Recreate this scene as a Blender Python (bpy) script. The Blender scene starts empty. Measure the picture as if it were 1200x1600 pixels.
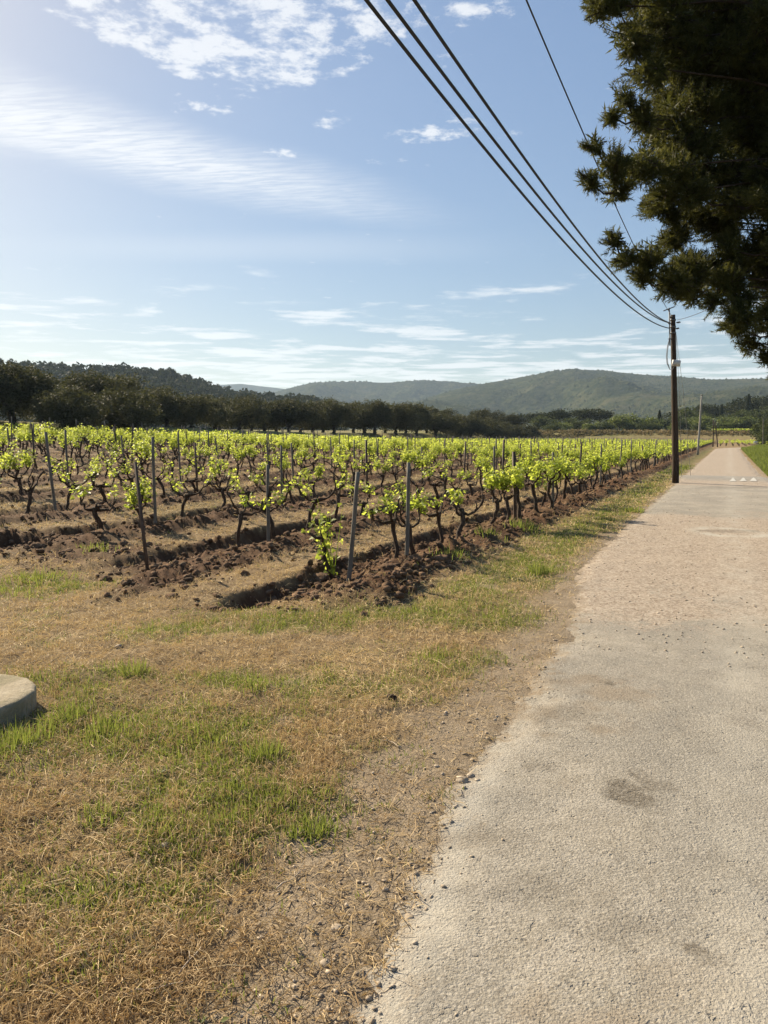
import bpy, math, random
import numpy as np
from mathutils import Vector

random.seed(7)
RNG = np.random.default_rng(7)
rad = math.radians
scene = bpy.context.scene
COL = scene.collection

# ------------------------------------------------------------------ camera
FPX, HORIZON, EYE = 1150.0, 683.0, 1.6            # focal length in 1200x1600 pixels
PITCH = math.atan((800.0 - HORIZON) / FPX)        # camera looks slightly down
cam_d = bpy.data.cameras.new('camera')
cam = bpy.data.objects.new('camera', cam_d)
COL.objects.link(cam)
cam.location = (0, 0, EYE)
cam.rotation_euler = (rad(90) - PITCH, 0, 0)
cam_d.sensor_fit = 'VERTICAL'
cam_d.sensor_height = 24.0
cam_d.lens = 24.0 * FPX / 1600.0
cam_d.clip_start = 0.05
cam_d.clip_end = 20000
scene.camera = cam

# ------------------------------------------------------------------ light and sky
SUN_AZ, SUN_EL = rad(-45), rad(32)                # left of the view direction
SUNV = Vector((math.sin(SUN_AZ) * math.cos(SUN_EL), math.cos(SUN_AZ) * math.cos(SUN_EL), math.sin(SUN_EL)))
sun_d = bpy.data.lights.new('sun', 'SUN')
sun_d.energy = 5.0
sun_d.angle = rad(0.53)
sun_d.color = (1.0, 0.85, 0.63)
sun = bpy.data.objects.new('sun', sun_d)
COL.objects.link(sun)
sun.rotation_euler = SUNV.to_track_quat('Z', 'Y').to_euler()

scene.view_settings.view_transform = 'Standard'
scene.view_settings.look = 'None'
scene.view_settings.gamma = 1.0
scene.view_settings.exposure = 1.23
scene.view_settings.use_curve_mapping = False
scene.render.engine = 'CYCLES'
scene.cycles.use_denoising = True
scene.cycles.max_bounces = 7
scene.cycles.diffuse_bounces = 4
scene.cycles.glossy_bounces = 2
scene.cycles.transmission_bounces = 4
scene.cycles.volume_bounces = 1
scene.cycles.sample_clamp_indirect = 6


class NT:
    """tiny helper for node trees"""
    def __init__(self, tree):
        self.t = tree

    def n(self, typ, **kw):
        nd = self.t.nodes.new(typ)
        for k, v in kw.items():
            if k.startswith('i_'):
                key = k[2:]
                key = int(key) if key.isdigit() else key.replace('_', ' ')
                self.set(nd.inputs[key], v)
            else:
                setattr(nd, k, v)
        return nd

    def set(self, sock, v):
        if isinstance(v, bpy.types.NodeSocket):
            self.t.links.new(v, sock)
        else:
            if hasattr(sock.default_value, '__len__') and not hasattr(v, '__len__'):
                v = (v, v, v, 1)[:len(sock.default_value)]
            elif hasattr(sock.default_value, '__len__') and len(v) == 3 and len(sock.default_value) == 4:
                v = (*v, 1)
            sock.default_value = v

    def math(self, op, a, b=0.0, c=None, clamp=False):
        nd = self.t.nodes.new('ShaderNodeMath')
        nd.operation = op
        nd.use_clamp = clamp
        self.set(nd.inputs[0], a)
        self.set(nd.inputs[1], b)
        if c is not None:
            self.set(nd.inputs[2], c)
        return nd.outputs[0]

    def mix(self, f, a, b, typ='MIX'):
        nd = self.t.nodes.new('ShaderNodeMix')
        nd.data_type = 'RGBA'
        nd.blend_type = typ
        self.set(nd.inputs[0], f)
        self.set(nd.inputs[6], a)
        self.set(nd.inputs[7], b)
        return nd.outputs[2]

    def noise(self, vec, scale, detail=4, rough=0.55, dist=0.0):
        nd = self.t.nodes.new('ShaderNodeTexNoise')
        if vec is not None:
            self.set(nd.inputs['Vector'], vec)
        nd.inputs['Scale'].default_value = scale
        nd.inputs['Detail'].default_value = detail
        nd.inputs['Roughness'].default_value = rough
        nd.inputs['Distortion'].default_value = dist
        return nd.outputs[0]

    def ramp(self, v, lo, hi, smooth=True, a=0.0, b=1.0):
        nd = self.t.nodes.new('ShaderNodeMapRange')
        nd.interpolation_type = 'SMOOTHSTEP' if smooth else 'LINEAR'
        self.set(nd.inputs[0], v)
        self.set(nd.inputs[1], lo)
        self.set(nd.inputs[2], hi)
        self.set(nd.inputs[3], a)
        self.set(nd.inputs[4], b)
        return nd.outputs[0]

    def vec(self, x, y, z=0.0):
        nd = self.t.nodes.new('ShaderNodeCombineXYZ')
        self.set(nd.inputs[0], x)
        self.set(nd.inputs[1], y)
        self.set(nd.inputs[2], z)
        return nd.outputs[0]


def px_dir(px, py):
    """direction of a photograph pixel (1200x1600)"""
    x, y, z = (px - 600) / FPX, -(py - 800) / FPX, 1.0
    c, s = math.cos(PITCH), math.sin(PITCH)
    return Vector((x, z * c + y * s, -z * s + y * c))


def make_world():
    w = bpy.data.worlds.new('World')
    scene.world = w
    w.use_nodes = True
    t = w.node_tree
    t.nodes.clear()
    N = NT(t)
    sky = N.n('ShaderNodeTexSky', sky_type='NISHITA', sun_disc=False)
    sky.sun_elevation = SUN_EL
    sky.sun_rotation = SUN_AZ
    sky.altitude = 150
    sky.air_density = 1.0
    sky.dust_density = 0.9
    sky.ozone_density = 1.3
    # soften the contrast between zenith and horizon
    bw = N.n('ShaderNodeRGBToBW', i_0=sky.outputs[0]).outputs[0]
    k = N.math('POWER', N.math('MAXIMUM', bw, 0.05), -0.42)
    skyc = N.n('ShaderNodeVectorMath', operation='SCALE', i_0=sky.outputs[0])
    N.set(skyc.inputs['Scale'], k)
    skyc = N.n('ShaderNodeHueSaturation', i_Saturation=1.05, i_Color=skyc.outputs[0]).outputs[0]
    tc = N.n('ShaderNodeTexCoord')
    sep = N.n('ShaderNodeSeparateXYZ', i_0=tc.outputs['Generated'])
    x, y, z = sep.outputs
    zz = N.math('MAXIMUM', z, 0.02)
    # cloud sheet seen in perspective: plane coordinates
    u, v = N.math('DIVIDE', x, zz), N.math('DIVIDE', y, zz)
    P = N.vec(u, v)

    def plane(px, py):
        d = px_dir(px, py)
        return d.x / d.z, d.y / d.z

    def blob(px, py, ru, rv):
        cu, cv = plane(px, py)
        a = N.math('DIVIDE', N.math('SUBTRACT', u, cu), ru)
        b = N.math('DIVIDE', N.math('SUBTRACT', v, cv), rv)
        return N.ramp(N.math('ADD', N.math('MULTIPLY', a, a), N.math('MULTIPLY', b, b)), 1.0, 0.0)

    # fair-weather puffs high in the sky
    puff = N.noise(P, 5.6, 10, 0.66, 0.15)
    fine = N.noise(P, 15.0, 6, 0.65, 0.2)
    puff = N.math('ADD', N.math('MULTIPLY', puff, 0.64), N.math('MULTIPLY', fine, 0.36))
    cover = N.ramp(N.noise(P, 0.55, 2, 0.5), 0.52, 0.75, True, 0.0, 0.06)
    for b in ((320, 20, .46, .30, .15), (390, 95, .30, .26, .15), (200, 20, .3, .2, .13), (440, 20, .14, .2, .08),
              (345, 160, .17, .13, .13), (600, 40, .26, .22, .13), (525, 100, .13, .10, .13), 
              (715, 200, .14, .16, .14), (630, 215, .20, .10, .12), (755, 18, .12, .09, .13), (515, 195, .1, .08, .12),
              (290, 105, .12, .1, .13), (440, 238, .10, .08, .12)):
        cover = N.math('ADD', cover, N.math('MULTIPLY', blob(*b[:4]), b[4]))
    cover = N.math('MINIMUM', cover, 0.165)
    m1 = N.math('MULTIPLY', N.ramp(N.math('ADD', puff, cover), 0.600, 0.73), 0.97)
    # rippled cirrus band running from the upper left
    a0, a1 = plane(-60, 172), plane(680, 350)
    dx, dy = a1[0] - a0[0], a1[1] - a0[1]
    L = math.hypot(dx, dy)
    dx, dy = dx / L, dy / L
    au, av = N.math('SUBTRACT', u, a0[0]), N.math('SUBTRACT', v, a0[1])
    al = N.math('ADD', N.math('MULTIPLY', au, dx), N.math('MULTIPLY', av, dy))
    ac = N.math('ADD', N.math('MULTIPLY', au, -dy), N.math('MULTIPLY', av, dx))
    acw = N.math('ADD', ac, N.math('MULTIPLY', N.math('SUBTRACT', N.noise(P, 1.3, 3), 0.5), 0.35))
    wid = N.ramp(al, -0.4, L * 1.05, False, 0.48, 0.36)
    prof = N.ramp(N.math('DIVIDE', N.math('ABSOLUTE', acw), wid), 1.0, 0.05)
    fade = N.ramp(al, L * 1.15, L * 0.25)
    rip = N.noise(N.vec(N.math('MULTIPLY', N.math('ADD', al, N.math('MULTIPLY', ac, 0.9)), 9.0), N.math('MULTIPLY', ac, 3.2)), 3.0, 5, 0.6, 0.35)
    rip = N.ramp(rip, 0.28, 0.72, True, 0.40, 1.0)
    m2 = N.math('MULTIPLY', N.math('MULTIPLY', prof, fade), N.math('MULTIPLY', rip, 1.15))
    # thin level veil
    vn = N.noise(N.vec(N.math('MULTIPLY', u, 0.25), v), 1.1, 4, 0.55, 0.3)
    cu, cv = plane(400, 378)
    veil = N.ramp(N.math('ABSOLUTE', N.math('SUBTRACT', v, N.math('ADD', cv - .05, N.math('MULTIPLY', vn, 0.35)))), 0.42, 0.0, True, 0.0, 0.20)
    veil = N.math('MULTIPLY', veil, N.ramp(N.math('ABSOLUTE', N.math('SUBTRACT', u, cu)), 1.7, 0.2))
    # low flat clouds toward the horizon
    low = N.noise(N.vec(N.math('MULTIPLY', u, 0.85), v), 1.1, 9, 0.62, 0.2)
    lcov = N.ramp(v, 4.0, 11.0, False, -0.03, 0.115)
    m3 = N.math('MULTIPLY', N.ramp(N.math('ADD', low, lcov), 0.53, 0.67), N.ramp(v, 3.3, 5.0))
    m3 = N.math('MULTIPLY', m3, 0.85)
    mask = N.math('MAXIMUM', N.math('MAXIMUM', m1, m2), N.math('MAXIMUM', m3, veil))
    mask = N.math('MULTIPLY', mask, N.ramp(z, 0.0, 0.05))
    # cloud brightness: lit by the sun and by the sky around it
    cl = N.mix(0.28, (5.3, 5.3, 5.3), skyc)
    out = N.mix(mask, skyc, cl)
    bg = N.n('ShaderNodeBackground', i_Color=out, i_Strength=0.086)
    wo = N.n('ShaderNodeOutputWorld')
    t.links.new(bg.outputs[0], wo.inputs[0])


make_world()

# ------------------------------------------------------------------ coordinates: s across (left of the road), t along the road
CA, SA = math.cos(rad(25)), math.sin(rad(25))


def st(X, Y):
    return -CA * X + SA * Y, SA * X + CA * Y


def xy(s, t):
    return -CA * s + SA * t, SA * s + CA * t


def sstep(a, b, x):
    q = np.clip((np.asarray(x, float) - a) / (b - a), 0, 1)
    return q * q * (3 - 2 * q)


def _hash(ix, iy, seed):
    h = (ix.astype(np.int64) * 374761393 + iy.astype(np.int64) * 668265263 + seed * 974711) & 0xFFFFFFFF
    h = ((h ^ (h >> 13)) * 1274126177) & 0xFFFFFFFF
    h = ((h ^ (h >> 16)) * 2246822519) & 0xFFFFFFFF
    return ((h ^ (h >> 15)) & 0xFFFFFF) / float(0xFFFFFF)


def vnoise(x, y, seed=0):
    x, y = np.asarray(x, float), np.asarray(y, float)
    ix, iy = np.floor(x), np.floor(y)
    fx, fy = x - ix, y - iy
    fx, fy = fx * fx * fx * (fx * (fx * 6 - 15) + 10), fy * fy * fy * (fy * (fy * 6 - 15) + 10)
    ix, iy = ix.astype(np.int64), iy.astype(np.int64)
    a, b = _hash(ix, iy, seed), _hash(ix + 1, iy, seed)
    c, d = _hash(ix, iy + 1, seed), _hash(ix + 1, iy + 1, seed)
    return (a + (b - a) * fx) * (1 - fy) + (c + (d - c) * fx) * fy


def fbm(x, y, seed=0, octv=4, gain=0.5):
    x, y = np.asarray(x, float), np.asarray(y, float)
    z, a, tot = 0, 1.0, 0
    for i in range(octv):
        z = z + a * (vnoise(x, y, seed + 17 * i) * 2 - 1)
        tot += a
        a *= gain
        x, y = x * 2.03 + 5.2, y * 2.03 - 3.1
    return z / tot


ROW0, ROWD, NROWS = 3.6, 2.5, 16
TEND = 203.0


def road_shift(t):
    q = np.maximum(np.asarray(t, float) - 108, 0)
    return -q * q / 95.0


def road_left(t):
    t = np.asarray(t, float)
    return np.interp(t, [-5, 1.7, 3.3, 5.0, 6.5, 9.0, 400], [0.64, 0.82, 1.04, 1.05, 1.15, 1.58, 1.70]) + road_shift(t)


def road_right(t):
    return np.interp(t, [-5, 20, 34, 400], [-2.5, -2.3, -1.45, -1.6]) + road_shift(t)


def row_profile(s, t):
    d = (s - ROW0 + ROWD / 2 + 0.16 * fbm(t * 0.35, s * 0.3, 5, 2) + .13 * fbm(t * 1.9, s * 1.9, 6, 3)) % ROWD - ROWD / 2
    return d


def tilled_mask(s, t):
    edge = 5.4 + 0.9 * fbm(s * 1.1, t * .5, 31, 3)
    V = sstep(0, 1.1, t - edge) * sstep(2.75, 2.95, s + 0.12 * fbm(t * .9, 3, 8, 3)) * sstep(43.5, 42.5, s) * sstep(TEND + 2, TEND, t)
    d = row_profile(s, t)
    wob = 0.10 * fbm(t * 1.6, s * 1.6, 12, 3)
    T = np.interp(d + wob, [-1.25, -0.95, -0.62, 0.80, 0.90, 1.25], [.12, .2, 1, 1, .1, .1])
    rough = sstep(6.6, 7.2, s) * sstep(11, 10, s) * sstep(8.6, 7.4, t + .5 * fbm(s, t, 3, 2))
    T = np.maximum(T, rough * 0.85)
    return T * V, V, d


def H(X, Y, fine=True):
    X, Y = np.asarray(X, float), np.asarray(Y, float)
    s, t = st(X, Y)
    amp = np.interp(t, [-60, 20, 50, 80, 130, 200], [1.9, 1.75, 1.1, 0.55, 0.35, 0.3])
    z = amp * np.clip((s - 6) / 36, 0, 1) ** 1.1
    z = z + (1.25 + np.interp(t, [20, 80, 160], [0, .35, .9])) * sstep(42.5, 46.5, s) * sstep(215, 195, t)
    z = z + 2.7 * sstep(205, 213, t + 4 * fbm(s * .03, 1, 9, 2))
    # slow rise beyond the olive grove and the far bank
    z = z + np.maximum(s - 60, 0) * 0.012 + np.maximum(t - 230, 0) * 0.006
    z = z + 0.35 * sstep(-.3, -2.0, s - road_right(t)) * sstep(25, 40, t)
    if fine:
        near = sstep(120, 60, np.hypot(X, Y))
        z = z + near * (0.030 * fbm(X * 0.9, Y * 0.9, 1, 3) + 0.020 * fbm(X * 5, Y * 5, 2, 3) * sstep(.2, .6, s - road_left(t)))
        T, V, d = tilled_mask(s, t)
        prof = np.interp(d, [-1.25, -0.75, -0.5, -0.3, -0.05, 0.2, 0.6, 0.74, 0.84, 1.25],
                         [0.05, 0.03, 0.10, 0.12, 0.02, -0.08, -0.14, -0.11, 0.04, 0.04])
        z = z + V * prof * (0.85 + 0.5 * fbm(s * .7, t * .7, 77, 2))
        cl = fbm(X * 5.5, Y * 5.5, 21, 4, 0.6)
        z = z + T * near * (0.10 * np.abs(cl) + 0.07 * fbm(X * 2.1, Y * 2.1, 22, 2) + .03 * fbm(X * 14, Y * 14, 23, 2))
    # the bed under the road
    ins = sstep(0.10, -0.3, s - road_left(t)) * sstep(0.05, 0.4, s - road_right(t)) * sstep(330, 300, t)
    flat = sstep(0.8, 0.3, s - road_left(t)) * sstep(-0.5, 0.0, s - road_right(t)) * sstep(330, 300, t)
    z = z * (1 - .7 * flat)
    z = z * (1 - ins) - 0.05 * ins
    return z


def Hs(x, y):
    return float(H(np.array([x]), np.array([y]))[0])


def ground_at(px, py):
    d = px_dir(px, py)
    p = Vector((0, 0, EYE))
    k = -EYE / d.z if d.z < -1e-4 else 400.0
    for _ in range(12):
        q = p + d * k
        z = float(H(np.array([q.x]), np.array([q.y]), False)[0])
        k = (z - EYE) / d.z
    q = p + d * k
    return Vector((q.x, q.y, Hs(q.x, q.y)))


def at_depth(px, py, Y):
    d = px_dir(px, py)
    k = Y / d.y
    return Vector((d.x * k, Y, EYE + d.z * k))


# ------------------------------------------------------------------ mesh helpers
class MB:
    def __init__(self):
        self.v, self.f3, self.f4, self.a, self.n = [], [], [], [], 0

    def add(self, v, f3=None, f4=None, tint=0.5):
        v = np.asarray(v, float).reshape(-1, 3)
        self.v.append(v)
        a = np.broadcast_to(np.asarray(tint, float), (len(v),)) if np.ndim(tint) == 0 else np.asarray(tint, float)
        self.a.append(a)
        if f3 is not None and len(f3):
            self.f3.append(np.asarray(f3, np.int64).reshape(-1, 3) + self.n)
        if f4 is not None and len(f4):
            self.f4.append(np.asarray(f4, np.int64).reshape(-1, 4) + self.n)
        self.n += len(v)

    def mesh(self, name, smooth=False, extra=None):
        v = np.concatenate(self.v) if self.v else np.zeros((0, 3))
        f3 = np.concatenate(self.f3) if self.f3 else np.zeros((0, 3), np.int64)
        f4 = np.concatenate(self.f4) if self.f4 else np.zeros((0, 4), np.int64)
        me = bpy.data.meshes.new(name)
        me.vertices.add(len(v))
        me.vertices.foreach_set('co', v.astype(np.float32).ravel())
        nl = 3 * len(f3) + 4 * len(f4)
        me.loops.add(nl)
        me.loops.foreach_set('vertex_index', np.concatenate([f3.ravel(), f4.ravel()]).astype(np.int32))
        me.polygons.add(len(f3) + len(f4))
        st_ = np.concatenate([np.arange(len(f3)) * 3, 3 * len(f3) + np.arange(len(f4)) * 4]).astype(np.int32)
        me.polygons.foreach_set('loop_start', st_)
        if smooth:
            me.polygons.foreach_set('use_smooth', np.ones(len(f3) + len(f4), bool))
        at = me.attributes.new('tint', 'FLOAT', 'POINT')
        at.data.foreach_set('value', np.concatenate(self.a).astype(np.float32) if self.a else np.zeros(0, np.float32))
        for k, val in (extra or {}).items():
            at = me.attributes.new(k, 'FLOAT', 'POINT')
            at.data.foreach_set('value', np.asarray(val, np.float32))
        me.update(calc_edges=True)
        me.validate()
        return me

    # ---- shapes
    def tube(self, pts, radii, seg=7, tint=0.5, jitter=0.0, cap=True):
        pts = np.asarray(pts, float)
        n = len(pts)
        radii = np.broadcast_to(np.asarray(radii, float), (n,))
        tan = np.gradient(pts, axis=0)
        tan /= np.linalg.norm(tan, axis=1)[:, None] + 1e-9
        ref = np.array([0, 0, 1.0]) if abs(tan[0][2]) < 0.9 else np.array([1.0, 0, 0])
        vs = []
        u = np.cross(tan[0], ref)
        u /= np.linalg.norm(u)
        for i in range(n):
            u = u - tan[i] * np.dot(u, tan[i])
            u /= np.linalg.norm(u) + 1e-9
            w = np.cross(tan[i], u)
            ang = np.arange(seg) * 2 * math.pi / seg
            r = radii[i] * (1 + jitter * (RNG.random(seg) * 2 - 1))
            vs.append(pts[i] + np.cos(ang)[:, None] * u * r[:, None] + np.sin(ang)[:, None] * w * r[:, None])
        v = np.concatenate(vs)
        i, j = np.meshgrid(np.arange(n - 1), np.arange(seg), indexing='ij')
        a = (i * seg + j).ravel()
        b = (i * seg + (j + 1) % seg).ravel()
        f4 = np.stack([a, b, b + seg, a + seg], 1)
        f3 = []
        if cap:
            v = np.concatenate([v, pts[:1], pts[-1:]])
            k = n * seg
            jj = np.arange(seg)
            f3 = np.concatenate([np.stack([(jj + 1) % seg, jj, np.full(seg, k)], 1),
                                 np.stack([(n - 1) * seg + jj, (n - 1) * seg + (jj + 1) % seg, np.full(seg, k + 1)], 1)])
        self.add(v, f3, f4, tint)

    def box(self, c, size, rot=None, tint=0.5, taper=1.0):
        h = np.asarray(size, float) / 2
        v = np.array([[x, y, z] for z in (-1, 1) for y in (-1, 1) for x in (-1, 1)], float)
        v[v[:, 2] > 0, :2] *= taper
        v = v * h
        if rot is not None:
            v = v @ np.asarray(rot.to_matrix() if hasattr(rot, 'to_matrix') else rot).T
        self.add(v + np.asarray(c, float), None,
                 [[0, 2, 3, 1], [4, 5, 7, 6], [0, 1, 5, 4], [2, 6, 7, 3], [0, 4, 6, 2], [1, 3, 7, 5]], tint)

    def cards(self, c, d, nrm, ln, wd, tint, bend=0.0):
        """leaf shaped cards: base c, direction d, face normal nrm (arrays)"""
        n = len(c)
        w = np.cross(d, nrm)
        w /= np.linalg.norm(w, axis=1)[:, None] + 1e-9
        nn = np.cross(w, d)
        ln = np.broadcast_to(np.asarray(ln, float), (n,))[:, None]
        wd = np.broadcast_to(np.asarray(wd, float), (n,))[:, None]
        v = np.stack([c, c + d * ln * .45 + w * wd * .5 + nn * bend * ln, c + d * ln, c + d * ln * .45 - w * wd * .5 + nn * bend * ln], 1)
        k = np.arange(n)[:, None] * 4
        self.add(v.reshape(-1, 3), np.concatenate([k + [0, 1, 2], k + [0, 2, 3]], 0), None, np.repeat(np.broadcast_to(tint, (n,)), 4))

    def blades(self, c, d, wd, tint, droop=0.3):
        """grass blades: base c, vector d (n,3), width"""
        n = len(c)
        side = np.cross(d, RNG.normal(size=(n, 3)))
        side /= np.linalg.norm(side, axis=1)[:, None] + 1e-9
        side *= (np.broadcast_to(wd, (n,)) * .5)[:, None]
        ln = np.linalg.norm(d, axis=1)[:, None]
        mid = c + d * .55
        tip = c + d
        tip[:, 2] -= (droop * ln * np.linalg.norm(d[:, :2], axis=1)[:, None] / (ln + 1e-9))[:, 0]
        v = np.stack([c - side, c + side, mid + side * .8, mid - side * .8, tip], 1)
        k = np.arange(n)[:, None] * 5
        self.add(v.reshape(-1, 3), np.concatenate([k + [0, 1, 2], k + [0, 2, 3], k + [3, 2, 4]]), None, np.repeat(np.broadcast_to(tint, (n,)), 5))


def unit(n):
    v = RNG.normal(size=(n, 3))
    return v / np.linalg.norm(v, axis=1)[:, None]


def ico(sub=1):
    import bmesh
    bm = bmesh.new()
    bmesh.ops.create_icosphere(bm, subdivisions=sub, radius=1)
    bm.verts.ensure_lookup_table()
    v = np.array([q.co[:] for q in bm.verts])
    f = np.array([[w.index for w in q.verts] for q in bm.faces])
    bm.free()
    return v, f


ICO1, ICO2, ICO3 = ico(1), ico(2), ico(3)


def rocks(mb, C, R, flat, tint, sub=ICO1, jit=0.28):
    V, F = sub
    n = len(C)
    k = len(V)
    sc = R[:, None] * np.stack([0.75 + .5 * RNG.random(n), 0.75 + .5 * RNG.random(n), flat * (0.7 + .6 * RNG.random(n))], 1)
    a = RNG.random(n) * 6.283
    v = V[None] * (1 + jit * (RNG.random((n, k)) * 2 - 1))[:, :, None] * sc[:, None]
    x = v[..., 0] * np.cos(a)[:, None] - v[..., 1] * np.sin(a)[:, None]
    y = v[..., 0] * np.sin(a)[:, None] + v[..., 1] * np.cos(a)[:, None]
    v = np.stack([x, y, v[..., 2]], -1) + C[:, None]
    f = F[None] + (np.arange(n) * k)[:, None, None]
    mb.add(v.reshape(-1, 3), f.reshape(-1, 3), None, np.repeat(np.broadcast_to(tint, (n,)), k))


def obj(name, data, mat=None, parent=None, loc=(0, 0, 0), rot=(0, 0, 0), scale=(1, 1, 1)):
    o = bpy.data.objects.new(name, data)
    COL.objects.link(o)
    if mat is not None and data is not None and not data.materials:
        data.materials.append(mat)
    o.location, o.rotation_euler, o.scale = loc, rot, scale
    if parent is not None:
        o.parent = parent
    return o


def tag(o, label=None, cat=None, group=None, kind=None):
    if label:
        o['label'] = label
    if cat:
        o['category'] = cat
    if group:
        o['group'] = group
    if kind:
        o['kind'] = kind
    return o


def empty(name, loc, rz=0.0, sc=1.0):
    o = bpy.data.objects.new(name, None)
    COL.objects.link(o)
    o.location, o.rotation_euler, o.scale = loc, (0, 0, rz), (sc, sc, sc)
    o.empty_display_size = 0.2
    return o


ORD = ['zeroth', 'first', 'second', 'third', 'fourth', 'fifth', 'sixth', 'seventh', 'eighth', 'ninth', 'tenth', 'eleventh', 'twelfth',
       'thirteenth', 'fourteenth', 'fifteenth', 'sixteenth', 'seventeenth', 'eighteenth', 'nineteenth']
TENS = {2: ('twenty', 'twentieth'), 3: ('thirty', 'thirtieth'), 4: ('forty', 'fortieth'), 5: ('fifty', 'fiftieth'), 6: ('sixty', 'sixtieth'),
        7: ('seventy', 'seventieth'), 8: ('eighty', 'eightieth'), 9: ('ninety', 'ninetieth')}


def ordinal(n):
    if n < 20:
        return ORD[n]
    a, b = divmod(n, 10)
    if a > 9:
        return '%dth' % n
    return TENS[a][1] if b == 0 else TENS[a][0] + '-' + ORD[b]


# ------------------------------------------------------------------ materials
def new_mat(name):
    m = bpy.data.materials.new(name)
    m.use_nodes = True
    m.node_tree.nodes.clear()
    N = NT(m.node_tree)
    N.out = N.n('ShaderNodeOutputMaterial')
    return m, N


def attr(N, name):
    return N.n('ShaderNodeAttribute', attribute_name=name).outputs['Fac']


def leaf_mat(name, c0, c1, trans, tc0, tc1, rough=0.5, spec=0.35, objw=0.15):
    m, N = new_mat(name)
    a = attr(N, 'tint')
    rnd = N.n('ShaderNodeObjectInfo').outputs['Random']
    f = N.math('ADD', N.math('MULTIPLY', a, 1 - objw), N.math('MULTIPLY', rnd, objw))
    p = N.n('ShaderNodeBsdfPrincipled', i_Base_Color=N.mix(f, c0, c1), i_Roughness=rough)
    p.inputs['Specular IOR Level'].default_value = spec
    tr = N.n('ShaderNodeBsdfTranslucent', i_Color=N.mix(f, tc0, tc1))
    mx = N.n('ShaderNodeMixShader', i_0=trans, i_1=p.outputs[0], i_2=tr.outputs[0])
    N.t.links.new(mx.outputs[0], N.out.inputs[0])
    return m


def rough_mat(name, cols, scale=6.0, rough=0.85, bump=0.4, bscale=None, stretch=(1, 1, 1), use_tint=True, dist=0.02, spec=0.25):
    m, N = new_mat(name)
    tc = N.n('ShaderNodeTexCoord')
    mp = N.n('ShaderNodeMapping', i_Vector=tc.outputs['Object'])
    mp.inputs['Scale'].default_value = stretch
    v = mp.outputs[0]
    n1 = N.noise(v, scale, 6, 0.62)
    c = N.mix(N.ramp(n1, 0.32, 0.68), cols[0], cols[1])
    if len(cols) > 2:
        c = N.mix(N.ramp(N.noise(v, scale * .35, 4, 0.6), 0.52, 0.66), c, cols[2])
    if use_tint:
        c = N.mix(1.0, c, N.mix(attr(N, 'tint'), (.62, .62, .62), (1.35, 1.35, 1.35)), 'MULTIPLY')
    n2 = N.noise(v, bscale or scale * 3, 6, 0.65)
    b = N.n('ShaderNodeBump', i_Strength=bump, i_Distance=dist, i_Height=n2)
    p = N.n('ShaderNodeBsdfPrincipled', i_Base_Color=c, i_Roughness=rough, i_Normal=b.outputs[0])
    p.inputs['Specular IOR Level'].default_value = spec
    N.t.links.new(p.outputs[0], N.out.inputs[0])
    return m


def bare_nodes(N, geo):
    n_mid = N.noise(geo, 5.0, 5, 0.65)
    n_grit = N.noise(geo, 130.0, 3, 0.6)
    bare = N.mix(N.ramp(n_mid, 0.3, 0.7), (0.2112, 0.1654, 0.1126), (0.3027, 0.2464, 0.1760))
    bare = N.mix(N.ramp(n_grit, 0.48, 0.68), bare, (0.1408, 0.1056, 0.0704))
    return bare


def ground_mat():
    m, N = new_mat('ground_soil_and_dry_grass')
    geo = N.n('ShaderNodeTexCoord').outputs['Object']
    n_big = N.noise(geo, 0.7, 4, 0.6)
    n_mid = N.noise(geo, 5.0, 5, 0.65)
    n_fin = N.noise(geo, 38.0, 5, 0.7)
    n_grit = N.noise(geo, 130.0, 3, 0.6)
    straw = N.mix(N.ramp(n_mid, 0.3, 0.7), (0.1760, 0.1232, 0.0669), (0.3309, 0.2464, 0.1338))
    straw = N.mix(N.ramp(n_fin, 0.35, 0.7), N.mix(0.5, straw, (0.0986, 0.0634, 0.0352)), straw)
    straw = N.mix(N.ramp(n_big, 0.5, 0.75, True, 0, 0.5), straw, (0.2112, 0.1619, 0.1056))
    soil = N.mix(N.ramp(n_mid, 0.3, 0.7), (0.0607, 0.0325, 0.0178), (0.1128, 0.0635, 0.0345))
    soil = N.mix(N.ramp(n_fin, 0.5, 0.75, True, 0, 0.5), soil, (0.1390, 0.0811, 0.0442))
    green = N.mix(N.ramp(n_mid, 0.3, 0.7), (0.0774, 0.0880, 0.0246), (0.1690, 0.1549, 0.0563))
    bare = bare_nodes(N, geo)
    mead = N.mix(N.ramp(N.noise(geo, 0.35, 4, .6), 0.35, 0.65), (0.1056, 0.1162, 0.0352), (0.1901, 0.1760, 0.0704))
    c = N.mix(attr(N, 'green'), straw, green)
    c = N.mix(attr(N, 'bare'), c, bare)
    c = N.mix(attr(N, 'tilled'), c, soil)
    c = N.mix(attr(N, 'meadow'), c, mead)
    h = N.math('ADD', N.math('MULTIPLY', n_fin, 0.7), N.math('MULTIPLY', n_grit, 0.3))
    b = N.n('ShaderNodeBump', i_Strength=0.9, i_Distance=0.03, i_Height=h)
    p = N.n('ShaderNodeBsdfPrincipled', i_Base_Color=c, i_Roughness=0.95, i_Normal=b.outputs[0])
    p.inputs['Specular IOR Level'].default_value = 0.1
    N.t.links.new(p.outputs[0], N.out.inputs[0])
    return m


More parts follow.
